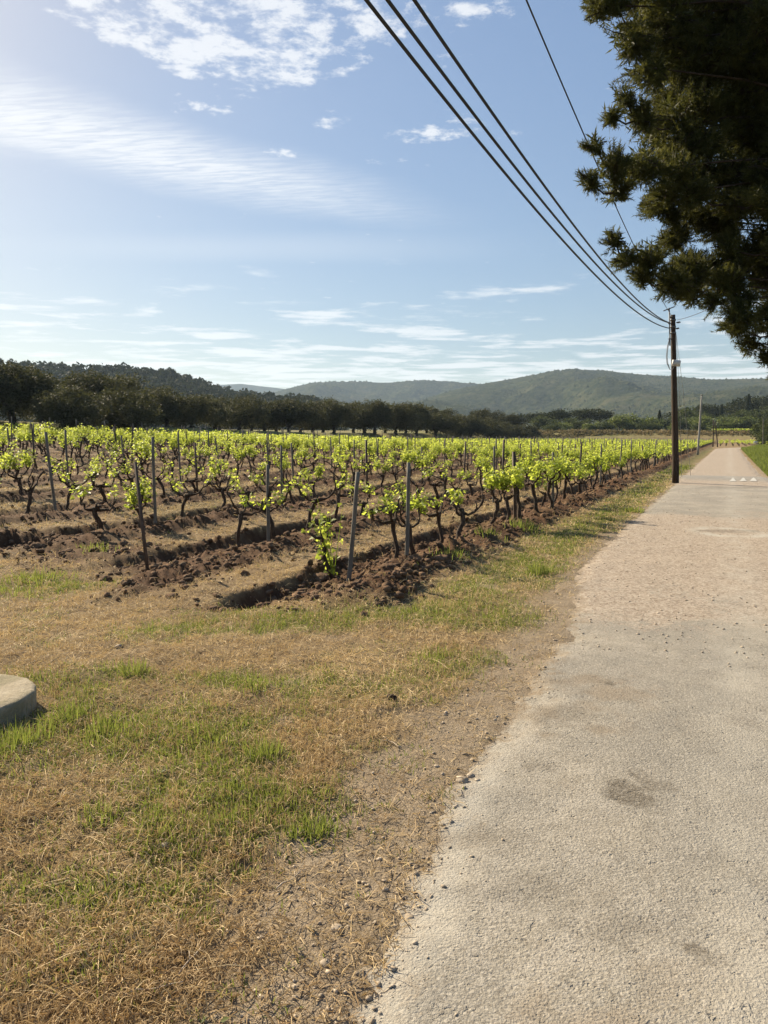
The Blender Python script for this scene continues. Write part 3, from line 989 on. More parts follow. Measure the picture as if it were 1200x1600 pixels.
# ------------------------------------------------------------------ vines
def make_vine_variant(kind):
    """kind 0 nearly bare, 1 sparse, 2 full; returns trunk mesh, arm meshes, foliage mesh"""
    hgt = random.uniform(.42, .60)
    lean = (random.uniform(-.10, .10), random.uniform(-.10, .10))
    n = 9
    q = np.linspace(0, 1, n)
    wob = np.cumsum(RNG.normal(0, .020, (n, 2)), 0)
    pts = np.stack([lean[0] * q + wob[:, 0], lean[1] * q + wob[:, 1], -.10 + (hgt + .10) * q], 1)
    rr = np.interp(q, [0, .15, .5, .85, 1], [.046, .034, .027, .031, .038]) * random.uniform(.8, 1.2)
    tb = MB()
    tb.tube(pts, rr, 9, .5, .22)
    top = pts[-1]
    tm = tb.mesh('vine_trunk', True)
    arms, ends = [], []
    na = random.choice((2, 3, 3, 4))
    a0 = random.uniform(0, 6.28)
    for k in range(na):
        az = a0 + k * 6.283 / na + random.uniform(-.5, .5)
        # arms spread mostly along the row (local y)
        dx, dy = math.cos(az) * .6, math.sin(az)
        ln = random.uniform(.22, .46)
        m = 7
        qq = np.linspace(0, 1, m)
        w3 = np.cumsum(RNG.normal(0, .026, (m, 3)), 0)
        rise = random.uniform(.12, .34)
        ap = np.stack([top[0] + dx * ln * qq ** .8, top[1] + dy * ln * qq ** .8, top[2] - .03 + rise * qq ** 1.5], 1) + w3 * (qq[:, None] > 0)
        ab = MB()
        ab.tube(ap, np.interp(qq, [0, .15, .7, 1], [.027, .018, .013, .017]) * (1 + .25 * RNG.normal(size=m)).clip(.7, 1.5), 7, .45, .3)
        # short knobbly spurs
        for _ in range(random.choice((1, 2, 2))):
            b = ap[random.randint(3, m - 1)]
            e = b + np.array([random.uniform(-.05, .05), random.uniform(-.07, .07), random.uniform(.05, .13)])
            ab.tube([b, (b + e) / 2 + RNG.normal(0, .008, 3), e], [.013, .010, .008], 5, .6)
            ends.append(e)
        ends.append(ap[-1])
        arms.append(ab.mesh('vine_arm', True))
    fb = MB()
    random.shuffle(ends)
    if kind == 0:
        ends = ends[:1] if random.random() < .6 else []
        nsh, nl, sl = 2, 8, .13
    elif kind == 3:
        # suckers: thin leafy shoots from the foot upward
        for _ in range(9):
            az, ln = random.uniform(0, 6.28), random.uniform(.45, .95)
            tip = np.array([math.cos(az) * .26, math.sin(az) * .26, ln])
            q5 = np.linspace(0, 1, 6)[:, None]
            fb.tube(tip * q5 + np.array([0, 0, .02]), np.linspace(.006, .002, 6), 4, .6, cap=False)
            for i in range(11):
                f = .15 + .85 * (i + random.random()) / 11
                out = RNG.normal(size=3)
                out /= np.linalg.norm(out)
                vine_leaf(fb, tip * f + out * random.uniform(.015, .05), out, random.uniform(.05, .085), min(1, max(0, random.gauss(.6, .18))))
        nsh, nl, sl = 1, 5, .12
    elif kind == 1:
        ends = ends[:random.choice((2, 3))]
        nsh, nl, sl = 2, 13, .21
    else:
        nsh, nl, sl = 2, 21, .29
    for e in ends:
        for _ in range(nsh):
            up = np.array([random.gauss(0, .30), random.gauss(0, .34), 1.0])
            up /= np.linalg.norm(up)
            L = sl * random.uniform(.55, 1.35)
            q5 = np.linspace(0, 1, 5)[:, None]
            curve = e + up * L * q5 + np.array([random.gauss(0, .04), random.gauss(0, .04), 0]) * q5 ** 2
            fb.tube(curve, [.006, .005, .004, .003, .002], 4, .6, cap=False)
            for i in range(nl):
                f = (i + .5 * random.random()) / nl
                b = e + up * L * min(1, f * 1.05)
                out = RNG.normal(size=3)
                out[2] = abs(out[2]) * .25
                out /= np.linalg.norm(out)
                size = random.uniform(.050, .092) * (1.1 - .40 * f)
                c = b + out * random.uniform(.02, .065)
                vine_leaf(fb, c, out, size, min(1, max(0, random.gauss(.35 + .4 * f, .18))))
    return tm, arms, fb.mesh('vine_foliage')


LEAF_ANG = np.radians([180, 120, 78, 48, 22, 0, -22, -48, -78, -120])
LEAF_RAD = np.array([.12, .62, .80, .58, .80, 1.0, .80, .58, .80, .62]) * .62


def vine_leaf(mb, c, out, size, tint):
    """five-lobed leaf, cupped and drooping"""
    z = RNG.normal(size=3) * .55 + np.array([0, 0, 1.0])
    d = out + np.array([0, 0, random.uniform(-.8, .25)])
    d /= np.linalg.norm(d)
    w = np.cross(d, z)
    w /= np.linalg.norm(w) + 1e-9
    nn = np.cross(w, d)
    x, y = np.cos(LEAF_ANG) * LEAF_RAD, np.sin(LEAF_ANG) * LEAF_RAD
    zc = -.28 * (x * x + y * y) + .22 * np.abs(y)
    v = c + size * (np.outer(x + .35, d) + np.outer(y, w) + np.outer(zc, nn))
    v = np.concatenate([v, [c + size * .35 * d]])
    k = np.arange(10)
    mb.add(v, np.stack([k, (k + 1) % 10, np.full(10, 10)], 1), None, tint)


VARS = {3: [make_vine_variant(3)], 0: [make_vine_variant(0) for _ in range(4)], 1: [make_vine_variant(1) for _ in range(5)], 2: [make_vine_variant(2) for _ in range(8)]}


def project(x, y, z):
    c, s = math.cos(PITCH), math.sin(PITCH)
    yy, zz = y, z - EYE
    dep = yy * c - zz * s
    up = yy * s + zz * c
    return 600 + FPX * x / dep, 800 - FPX * up / dep, dep


vines, posts = [], []
HAND_POSTS = {0: ((543, 905), (634, 878), (804, 824), (863, 800)), 1: ((228, 888), (418, 853), (770, 788)), 2: ((242, 829),), 3: ((86, 806),)}
HAND_IDX = {}
HAND_VINES = ((521, 893), (613, 873), (650, 867), (684, 860), (722, 850), (766, 827), (791, 827), (815, 822), (840, 812), (861, 806))
HAND_KIND = {1: 3, 2: 1, 3: 2, 4: 1, 5: 1, 6: 2, 7: 2, 8: 2, 9: 2, 10: 2}
for k in range(NROWS):
    s0 = ROW0 + ROWD * k
    t = 7.9 + .5 * random.random()
    idx = 0
    if k == 0:
        for px_, py_ in HAND_VINES:
            g_ = ground_at(px_, py_)
            hs, ht = st(g_.x, g_.y)
            idx += 1
            vines.append((0, idx, float(hs), float(ht)))
            t = float(ht) + 1.0
    while t < TEND - .5:
        idx += 1
        if random.random() > .035:
            vines.append((k, idx, s0 + random.gauss(0, .035), t + random.gauss(0, .06)))
        t += .92
    # post spacing: end posts hand placed for the first rows below
    first = 7.2 + random.random()
    for px_, py_ in HAND_POSTS.get(k, ()):
        g_ = ground_at(px_, py_)
        hs, ht = st(g_.x, g_.y)
        HAND_IDX[k] = HAND_IDX.get(k, 0) + 1
        posts.append((k, HAND_IDX[k], float(hs), float(ht)))
        first = float(ht) + 4.1
    t, idx = first, HAND_IDX.get(k, 0)
    while t < TEND:
        idx += 1
        posts.append((k, idx, s0 + random.gauss(0, .05), t))
        step = 4.1 + random.gauss(0, .2)
        t += step


def in_view(x, y, margin):
    if y < 1:
        return False
    u, v, d = project(x, y, .6)
    return -margin < u < 1200 + margin


def row_name(k):
    return 'row nearest the road' if k == 0 else '%s row from road' % ordinal(k + 1)


vis = []
for k, i, s, t in vines:
    x, y = xy(s, t)
    if in_view(x, y, 40):
        vis.append((math.hypot(x, y), k, i, s, t, x, y))
vis.sort()
near_v, far_v = vis[:300], vis[300:]
for k in range(14):                       # a block of rows running across, beyond the bend of the road
    t = 142 + 4.2 * k
    for s0 in np.arange(-70, 2.2, 1.05):
        if s0 > float(road_left(t)) + 2.5:
            x, y = xy(s0 + random.gauss(0, .05), t + random.gauss(0, .06))
            far_v.append((math.hypot(x, y), 90 + k, 0, s0, t, x, y))
near_keys = {(v[1], v[2]) for v in near_v}
for k, i, s, t in vines:      # a few just outside the frame stay in the mass
    x, y = xy(s, t)
    if not in_view(x, y, 40) and y > 1 and in_view(x, y, 420):
        far_v.append((math.hypot(x, y), k, i, s, t, x, y))

LOOKS = {3: 'bushy young grapevine', 0: 'almost bare gnarled grapevine', 1: 'sparsely leafed gnarled grapevine', 2: 'leafy lime green grapevine'}
rank = {}
for r, k, i, s, t, x, y in sorted(near_v, key=lambda q: (q[1], q[2])):
    rank[(k, i)] = rank.get(('n', k), 0) + 1
    rank[('n', k)] = rank[(k, i)]
for r, k, i, s, t, x, y in near_v:
    dens = random.random()
    if k == 0:
        kind = HAND_KIND.get(i, 2 if dens > .15 else 1)
    elif t < 19 and k < 7:
        kind = 0 if dens < .32 else (1 if dens < .82 else 2)
    elif t < 28 and k < 9:
        kind = 0 if dens < .12 else (1 if dens < .50 else 2)
    else:
        kind = 2 if dens > .20 else 1
    tm, arms, fo = random.choice(VARS[kind])
    e = empty('grapevine', (x, y, Hs(x, y)), -rad(25) + random.choice((0, math.pi)) + random.gauss(0, .25), random.uniform(.78, 1.04) if k else random.uniform(.88, 1.06))
    tag(e, '%s, %s from the near end of the %s' % (LOOKS[kind], ordinal(rank[(k, i)]), row_name(k)), 'grapevine', 'grapevines in the near rows')
    obj('trunk', tm, M['vbark'], e)
    for am in arms:
        obj('arm', am, M['vbark'], e)
    if len(fo.vertices):
        obj('foliage', fo, M['vleaf'], e)['kind'] = 'stuff'


def build_far_vines():
    mb, tb = MB(), MB()
    P = np.array([[q[5], q[6]] for q in far_v])
    z = H(P[:, 0], P[:, 1])
    n = len(P)
    r = np.hypot(P[:, 0], P[:, 1])
    C = np.stack([P[:, 0], P[:, 1], z], 1)
    for near in (True, False):
        m = (r < 55) if near else (r >= 55)
        c = C[m]
        nl = 62 if near else 34
        k = len(c)
        if k == 0:
            continue
        vig = np.clip(RNG.normal(.85, .25, (k, 1)), .25, 1.25)
        off = np.stack([RNG.normal(0, .15, (k, nl)), RNG.normal(0, .23, (k, nl)), .52 + .48 * vig * RNG.random((k, nl)) ** .8], -1)
        weak = RNG.random((k, nl)) > vig
        off[weak] *= np.array([.5, .5, .85])
        o2 = off.copy()
        o2[..., 0] = off[..., 0] * CA + off[..., 1] * SA
        o2[..., 1] = -off[..., 0] * SA + off[..., 1] * CA
        pos = (c[:, None] + o2).reshape(-1, 3)
        d = unit(len(pos))
        d[:, 2] -= .3
        d /= np.linalg.norm(d, axis=1)[:, None]
        sz = (.098 if near else .140) * (.7 + .6 * RNG.random(len(pos)))
        mb.cards(pos - d * sz[:, None] * .5, d, unit(len(pos)) * .7 + [0, 0, 1], sz, sz * .95, np.clip(RNG.normal(.5, .2, len(pos)), 0, 1), .12)
    for q in C:
        a = q + [0, 0, -.05]
        b = q + [random.gauss(0, .05), random.gauss(0, .05), .42]
        tb.tube([a, (a + b) / 2 + [random.gauss(0, .03), random.gauss(0, .03), 0], b], [.04, .03, .036], 4, .5, cap=False)
        for sg in ((-1, 1) if q[1] < 75 else ()):
            ln = random.uniform(.2, .4) * sg
            e = b + np.array([SA * ln + random.gauss(0, .08), CA * ln, random.uniform(.1, .3)])
            tb.tube([b, e], [.020, .013], 3, .5, cap=False)
    root = empty('distant_vines', (0, 0, 0))
    tag(root, 'mass of lime green vine rows stretching away to the olive trees', 'vines', kind='stuff')
    o = obj('foliage', mb.mesh('far_vine_foliage'), M['vleaf'], root)
    o['kind'] = 'stuff'
    o = obj('trunks', tb.mesh('far_vine_trunks'), M['vbark'], root)
    o['kind'] = 'stuff'


build_far_vines()


# terraced vine strip and hedge line on the far bank
def build_far_strip():
    mb = MB()
    for tr in (215.5, 218, 220.5):
        s = np.arange(-75, 4, .30)
        s = s + RNG.normal(0, .06, len(s))
        X, Y = xy(s, tr + 2.0 * np.sin(s * .05))
        z = H(X, Y, False)
        C = np.stack([X, Y, z + .75], 1)
        crown_cards(mb, C, np.full(len(s), .34), np.full(len(s), .38), 16, np.full(len(s), .3), RNG.random(len(s)))
    tag(obj('terrace_vines', mb.mesh('terrace_vines'), M['vleaf']), 'yellow green vine strip on the tan bank before the far trees', 'vines', kind='stuff')


build_far_strip()


def build_bank_growth():
    mb = MB()
    n = 5200
    s_ = RNG.uniform(-85, 75, n)
    t_ = 204.5 + 11 * RNG.random(n) + 2 * np.sin(s_ * .07)
    X, Y = xy(s_, t_)
    z = H(X, Y, False)
    hh = .25 + .55 * RNG.random(n) ** 2
    crown_cards(mb, np.stack([X, Y, z + hh * .5], 1), .25 + .5 * RNG.random(n), hh * .7, 9, .25 + .3 * RNG.random(n), np.clip(.5 + .5 * fbm(X * .15, Y * .4, 611, 3) + RNG.normal(0, .2, n), 0, 1))
    tag(obj('bank_grass', mb.mesh('bank_grass'), M['bankgrass']), 'tall dry grass and low growth on the bank beyond the vines', 'grass', kind='stuff')
    mb = MB()
    n = 900
    s_ = RNG.uniform(-85, 75, n)
    t_ = 204.2 + 1.2 * RNG.random(n)
    X, Y = xy(s_, t_)
    z = H(X, Y, False)
    hh = .3 + .6 * RNG.random(n)
    crown_cards(mb, np.stack([X, Y, z + hh * .4], 1), .5 + .4 * RNG.random(n), hh * .6, 12, .3 + .25 * RNG.random(n), RNG.random(n))
    tag(obj('bank_brambles', mb.mesh('bank_brambles'), M['broad']), 'dark low brambles along the foot of the far bank', 'brambles', kind='stuff')


M['bankgrass'] = leaf_mat('bank_grass', (.06, .06, .025), (.30, .225, .115), 0.25, (.10, .10, .03), (.34, .26, .12), 0.8, 0.1)
build_bank_growth()

# ------------------------------------------------------------------ vineyard posts
pvis = []
for k, i, s, t in posts:
    x, y = xy(s, t)
    if in_view(x, y, 30):
        pvis.append((math.hypot(x, y), k, i, s, t, x, y))
pvis.sort()


def post_mesh(kind, h):
    mb = MB()
    if kind == 'wood':
        q = np.linspace(0, 1, 7)
        pts = np.stack([.012 * np.sin(q * 3 + h), .010 * np.cos(q * 4), -.3 + (h + .3) * q], 1)
        mb.tube(pts, np.interp(q, [0, 1], [.029, .024]), 8, .5, .10)
        # drilled wire holes with short staples
        for zz in (h - .12, h - .45):
            mb.box((0, -.027, zz), (.014, .012, .03), tint=.2)
    else:
        w, th = .042, .006                       # rolled angle iron with notches
        mb.box((w / 2, 0, h / 2 - .15), (w, th, h + .3))
        mb.box((0, w / 2, h / 2 - .15), (th * 1.01, w, h + .3 - .004))
        for zz in np.arange(.3, h - .05, .15):
            mb.box((w + .004, 0, zz), (.008, th * 1.1, .03), tint=.8)
    return mb.mesh('vineyard_post_' + kind, False)


PM = {('wood', h): post_mesh('wood', h) for h in (1.20, 1.28, 1.36, 1.45)}
PM.update({('iron', h): post_mesh('iron', h) for h in (1.22, 1.32, 1.42)})
POST_LEAN = {(0, 1): (0.03, 0.10), (0, 2): (.0, .035), (1, 1): (-.03, -.10), (1, 2): (0.0, .03), (2, 1): (0, .02)}
prank = {}
for r, k, i, s, t, x, y in sorted(pvis[:300], key=lambda q: (q[1], q[2])):
    prank[(k, i)] = prank.get(('n', k), 0) + 1
    prank[('n', k)] = prank[(k, i)]
for r, k, i, s, t, x, y in pvis[:300]:
    iron = (k == 1 and i == 1) or (random.random() < .3 and not (k <= 2 and i <= 2))
    key = random.choice([q for q in PM if q[0] == ('iron' if iron else 'wood')])
    if k == 0 and i <= 2:
        key = ('wood', 1.28)
    fw, sd = POST_LEAN.get((k, i), (random.gauss(0, .03), random.gauss(0, .035)))
    o = obj('vineyard_post', PM[key], M['iron' if iron else 'stake'], None, (x, y, Hs(x, y)), (fw, sd, random.uniform(-.3, .3)))
    look = 'thin dark iron stake' if iron else 'grey wooden post'
    tag(o, '%s, %s from the near end of the %s' % (look, ordinal(prank[(k, i)]), row_name(k)), 'post', 'vineyard posts')
rest = pvis[300:]
if rest:
    mb = MB()
    for r, k, i, s, t, x, y in rest:
        z = Hs(x, y)
        h = random.uniform(1.2, 1.45)
        mb.tube([(x, y, z - .1), (x + random.gauss(0, .04), y, z + h)], [.034, .030], 5, random.random(), cap=True)
    tag(obj('distant_vineyard_posts', mb.mesh('distant_vineyard_posts'), M['stake']), 'distant vineyard posts standing in the far vine rows', 'posts', kind='stuff')


# ------------------------------------------------------------------ trees
def tree_skeleton(mb, base, h, r0, nlimb, spread, fork, seg=7):
    """trunk that forks into limbs; returns limb ends"""
    ends = []
    q = np.linspace(0, 1, 6)
    lean = np.array([random.gauss(0, .12), random.gauss(0, .12)]) * fork
    pts = np.stack([lean[0] * q + RNG.normal(0, .03, 6), lean[1] * q + RNG.normal(0, .03, 6), -.2 + (fork + .2) * q], 1)
    mb.tube(pts, np.interp(q, [0, .15, 1], [r0 * 1.5, r0, r0 * .85]), seg + 2, .5, .18)
    a0 = random.uniform(0, 6.28)
    for k in range(nlimb):
        az = a0 + 6.283 * k / nlimb + random.gauss(0, .3)
        e = pts[-1] + np.array([math.cos(az) * spread * random.uniform(.5, 1), math.sin(az) * spread * random.uniform(.5, 1), (h - fork) * random.uniform(.55, .9)])
        mid = (pts[-1] * .55 + e * .45) + np.array([math.cos(az), math.sin(az), 0]) * spread * .12
        mb.tube([pts[-1], mid, e], [r0 * .6, r0 * .38, r0 * .12], seg, .5, .12)
        for _ in range(3):
            b = mid + (e - mid) * random.random()
            e2 = b + np.array([random.gauss(0, .4), random.gauss(0, .4), random.uniform(.1, .6)]) * spread * .5
            mb.tube([b, e2], [r0 * .2, r0 * .06], 5, .5)
            ends.append(e2)
        ends.append(e)
    return ends


def leafy_crown(ends, r, h0, h1, nclump, nleaf, leaf, spreadc, squash=.8, droop=.2, lobes=7):
    """crown of many leaf cards in clumps hung through an uneven volume"""
    mb = MB()
    L = [np.array([random.gauss(0, r * .42), random.gauss(0, r * .42), random.uniform(h0 + (h1 - h0) * .25, h1 - (h1 - h0) * .18)]) for _ in range(lobes)]
    LR = [random.uniform(.38, .62) * r for _ in range(lobes)]
    cs = []
    for e in ends:
        cs.append(e)
    while len(cs) < nclump:
        i = random.randrange(lobes)
        d = RNG.normal(size=3)
        d /= np.linalg.norm(d)
        p = L[i] + d * LR[i] * random.uniform(.6, 1.05) * np.array([1, 1, squash])
        if p[2] > h0 - .2:
            cs.append(p)
    cs = np.array(cs)
    n = len(cs)
    tint = np.clip(RNG.normal(.5, .2, n), 0, 1)
    pos = (cs[:, None] + RNG.normal(size=(n, nleaf, 3)) * spreadc).reshape(-1, 3)
    d = unit(len(pos))
    d[:, 2] -= droop
    d /= np.linalg.norm(d, axis=1)[:, None]
    sz = leaf * (.6 + .8 * RNG.random(len(pos)))
    mb.cards(pos, d, unit(len(pos)), sz, sz * .42, np.clip(np.repeat(tint, nleaf) + RNG.normal(0, .12, len(pos)), 0, 1), .06)
    return mb


OLV = []
for v in range(5):
    tb = MB()
    ends = tree_skeleton(tb, None, 3.6, .24, random.choice((3, 4)), 1.3, random.uniform(.6, 1.0))
    cb = leafy_crown(ends, 2.6, .95, 4.6, 540, 24, .24, .20, 1.0, .1, 13)
    OLV.append((tb.mesh('olive_trunk', True), cb.mesh('olive_crown')))

# olive positions (photo pixel of the trunk foot, distance along the view, height)
olives = []
for px, Y, h in ((-60, 50, 4.5), (24, 52, 4.6), (108, 50, 4.0), (150, 60, 4.4), (208, 54, 4.5), (262, 70, 3.7), (300, 74, 3.7), (338, 80, 3.9), (375, 86, 4.0), (414, 92, 4.1),
                 (452, 92, 4.4), (490, 100, 4.4), (522, 98, 4.9), (552, 108, 4.5), (585, 106, 4.7), (618, 112, 5.2), (650, 118, 5.3), (680, 124, 5.0),
                 (708, 130, 4.9), (734, 138, 5.2), (760, 146, 4.9), (784, 154, 4.8), (806, 160, 4.6), (826, 172, 4.3)):
    olives.append((px, Y, h, 0))
for px, Y, h in ((-10, 62, 4.9), (70, 64, 4.8), (180, 70, 5.0), (235, 76, 4.3), (290, 92, 4.2), (345, 98, 4.5), (395, 106, 4.8), (432, 108, 5.0), (470, 112, 5.0), (506, 118, 5.0),
                 (570, 122, 5.2), (602, 128, 5.2), (634, 134, 5.8), (666, 140, 5.6), (696, 146, 5.4), (748, 160, 5.4), (795, 175, 5.0)):
    olives.append((px, Y, h, 1))
cnt = [0, 0]
for px, Y, h, back in olives:
    x = (px - 600) / FPX * Y
    tm, cm = random.choice(OLV)
    z = Hs(x, Y)
    sc = h / 5.3 * random.uniform(.92, 1.06)
    e = empty('olive_tree', (x, Y, z), random.uniform(0, 6.28), sc)
    e.scale = (sc * random.uniform(1.1, 1.35), sc * random.uniform(1.1, 1.35), sc)
    cnt[back] += 1
    tag(e, 'dark grey green olive tree, %s from the left in the %s of the grove' % (ordinal(cnt[back]), 'back row' if back else 'front row'), 'olive tree', 'olive trees behind the vineyard')
    obj('trunk', tm, M['obark'], e)
    obj('crown', cm, M['olive'], e)

# far trees at the end of the valley
BRD, PIN, CYP = [], [], []
for v in range(4):
    tb = MB()
    ends = tree_skeleton(tb, None, 6, .25, 4, 1.8, 1.8)
    BRD.append((tb.mesh('broadleaf_trunk', True), leafy_crown(ends, 3.6, 1.0, 7.6, 260, 12, .62, .42, .9, .1, 10).mesh('broadleaf_crown')))
for v in range(3):
    tb = MB()
    ends = tree_skeleton(tb, None, 8, .28, 5, 2.6, 4.2)
    PIN.append((tb.mesh('pine_trunk', True), leafy_crown(ends, 4.4, 4.0, 9.0, 260, 12, .62, .40, .55, -.1, 10).mesh('pine_crown')))
for v in range(2):
    tb, cb = MB(), MB()
    tb.tube([(0, 0, -.2), (0, 0, 2), (0, 0, 9)], [.2, .16, .03], 7)
    n = 2600
    zz = .5 + 10.5 * RNG.random(n)
    rr = np.interp(zz, [.5, 2, 6, 9.5, 11], [.5, 1.0, .95, .5, .08]) * (.6 + .5 * RNG.random(n))
    aa = RNG.random(n) * 6.283
    pos = np.stack([rr * np.cos(aa), rr * np.sin(aa), zz], 1)
    d = np.stack([np.cos(aa) * .3, np.sin(aa) * .3, np.ones(n)], 1) + .25 * unit(n)
    d /= np.linalg.norm(d, axis=1)[:, None]
    cb.cards(pos, d, np.stack([np.cos(aa), np.sin(aa), 0 * aa], 1) + .5 * unit(n), .55, .26, RNG.random(n), .05)
    CYP.append((tb.mesh('cypress_trunk', True), cb.mesh('cypress_crown')))

far_trees = []
for i_, (px, top, Y, kind) in enumerate((
        (850, 650, 232, 'b'), (872, 640, 245, 'p'), (893, 652, 236, 'b'), (915, 640, 262, 'p'), (908, 654, 230, 'b'), (935, 641, 268, 'p'), (952, 656, 236, 'b'),
        (965, 648, 228, 'l'), (978, 652, 240, 'l'), (995, 646, 236, 'l'), (840, 645, 270, 'p'), (1012, 660, 240, 'b'), (1027, 642, 236, 'c'), (1040, 648, 244, 'b'),
        (1058, 640, 280, 'p'), (1062, 656, 232, 'b'), (1072, 636, 270, 'b'), (1085, 645, 238, 'b'), (1100, 634, 290, 'p'), (1104, 650, 230, 'l'),
        (1123, 634, 262, 'c'), (1120, 655, 226, 'b'), (1138, 650, 224, 'l'), (1152, 630, 300, 'p'), (1164, 619, 262, 'c'), (1172, 624, 285, 'p'), (1160, 652, 222, 'b'),
        (1190, 622, 290, 'p'), (1205, 630, 270, 'p'), (1182, 645, 240, 'b'), (1225, 635, 260, 'b'), (815, 648, 285, 'p'), (770, 650, 262, 'p'), (1020, 662, 225, 'b'), (985, 660, 228, 'b'), (1003, 668, 222, 'b'), (925, 658, 226, 'l'), (880, 660, 224, 'l'), (945, 661, 224, 'b'), (862, 662, 222, 'b'), (1048, 660, 224, 'l'), (1090, 662, 222, 'b'), (1150, 640, 250, 'b'), (1200, 640, 250, 'b'))):
    x = (px - 600) / FPX * Y
    z = Hs(x, Y)
    h = max(3.0, EYE + (HORIZON - top) / FPX * Y - z)
    far_trees.append((px, x, Y, z, h, kind))
far_trees.sort()
names = {'b': ('broadleaf_tree', BRD, 'broad', 7.9, 'dark green broadleaf tree'), 'l': ('broadleaf_tree', BRD, 'grassleaf', 7.9, 'lighter green leafy tree'),
         'p': ('pine_tree', PIN, 'darkpine', 9.2, 'dark spreading pine tree'), 'c': ('cypress_tree', CYP, 'cypress', 11.0, 'slim dark cypress')}
M['grassleaf'] = leaf_mat('light_green_leaves', (.060, .090, .022), (.15, .175, .045), 0.3, (.10, .14, .02), (.24, .27, .05), 0.55, 0.3)
light_meshes = [(a.copy(), b.copy()) for a, b in BRD]
tc_ = {}
for px, x, Y, z, h, kind in far_trees:
    nm, meshes, mt, h0, look = names[kind]
    if kind == 'l':
        meshes = light_meshes
    tm, cm = random.choice(meshes)
    sc = h / h0
    e = empty(nm, (x, Y, z), random.uniform(0, 6.28), sc)
    wd = random.uniform(1.4, 1.85) if kind in 'bl' else (1.35 if kind == 'p' else 1.0)
    e.scale = (sc * wd, sc * wd, sc)
    tc_[kind] = tc_.get(kind, 0) + 1
    tag(e, '%s, %s of its kind from the left, beyond the far bank' % (look, ordinal(tc_[kind])), nm.replace('_', ' '), 'trees at the end of the valley')
    obj('trunk', tm, M['obark'], e)
    obj('crown', cm, M[mt], e)

# a few pines standing out on the wooded skyline at left
sky_p = 0
for px, py, w in ((5, 563, 16), (24, 566, 12), (161, 574, 13), (178, 573, 13), (197, 572, 11), (243, 579, 16), (272, 578, 18), (300, 588, 12), (130, 573, 12), (92, 569, 12)):
    Y = 515.0
    x = (px - 600) / FPX * Y
    top = EYE + (HORIZON - py) / FPX * Y
    h = 9.0
    e = empty('pine_tree', (x, Y, top - h), random.uniform(0, 6.28), 1.0)
    s_ = w / FPX * Y / 8.5
    e.scale = (s_, s_, h / 9.2)
    sky_p += 1
    tm, cm = random.choice(PIN)
    obj('trunk', tm, M['obark'], e)
    obj('crown', cm, M['darkpine'], e)
    tag(e, 'small round pine on the wooded skyline, %s from the left edge' % ordinal(sky_p), 'pine tree', 'pines on the left skyline')

# bushes at the right of the road bend
for px, top, Y, lab in ((1192, 651, 150, 'dark rounded roadside bush right of the road bend'), (1214, 655, 140, 'dark bush at the right picture edge by the bend'),
                        (1198, 668, 128, 'low bush on the right verge in front of the dark ones')):
    x = (px - 600) / FPX * Y
    z = Hs(x, Y)
    h = EYE + (HORIZON - top) / FPX * Y - z
    e = empty('roadside_bush', (x, Y, z - .25 * h), random.uniform(0, 6), h / 6.2)
    tm, cm = random.choice(BRD)
    obj('trunk', tm, M['obark'], e)
    obj('crown', cm, M['broad'], e)
    tag(e, lab, 'bush')


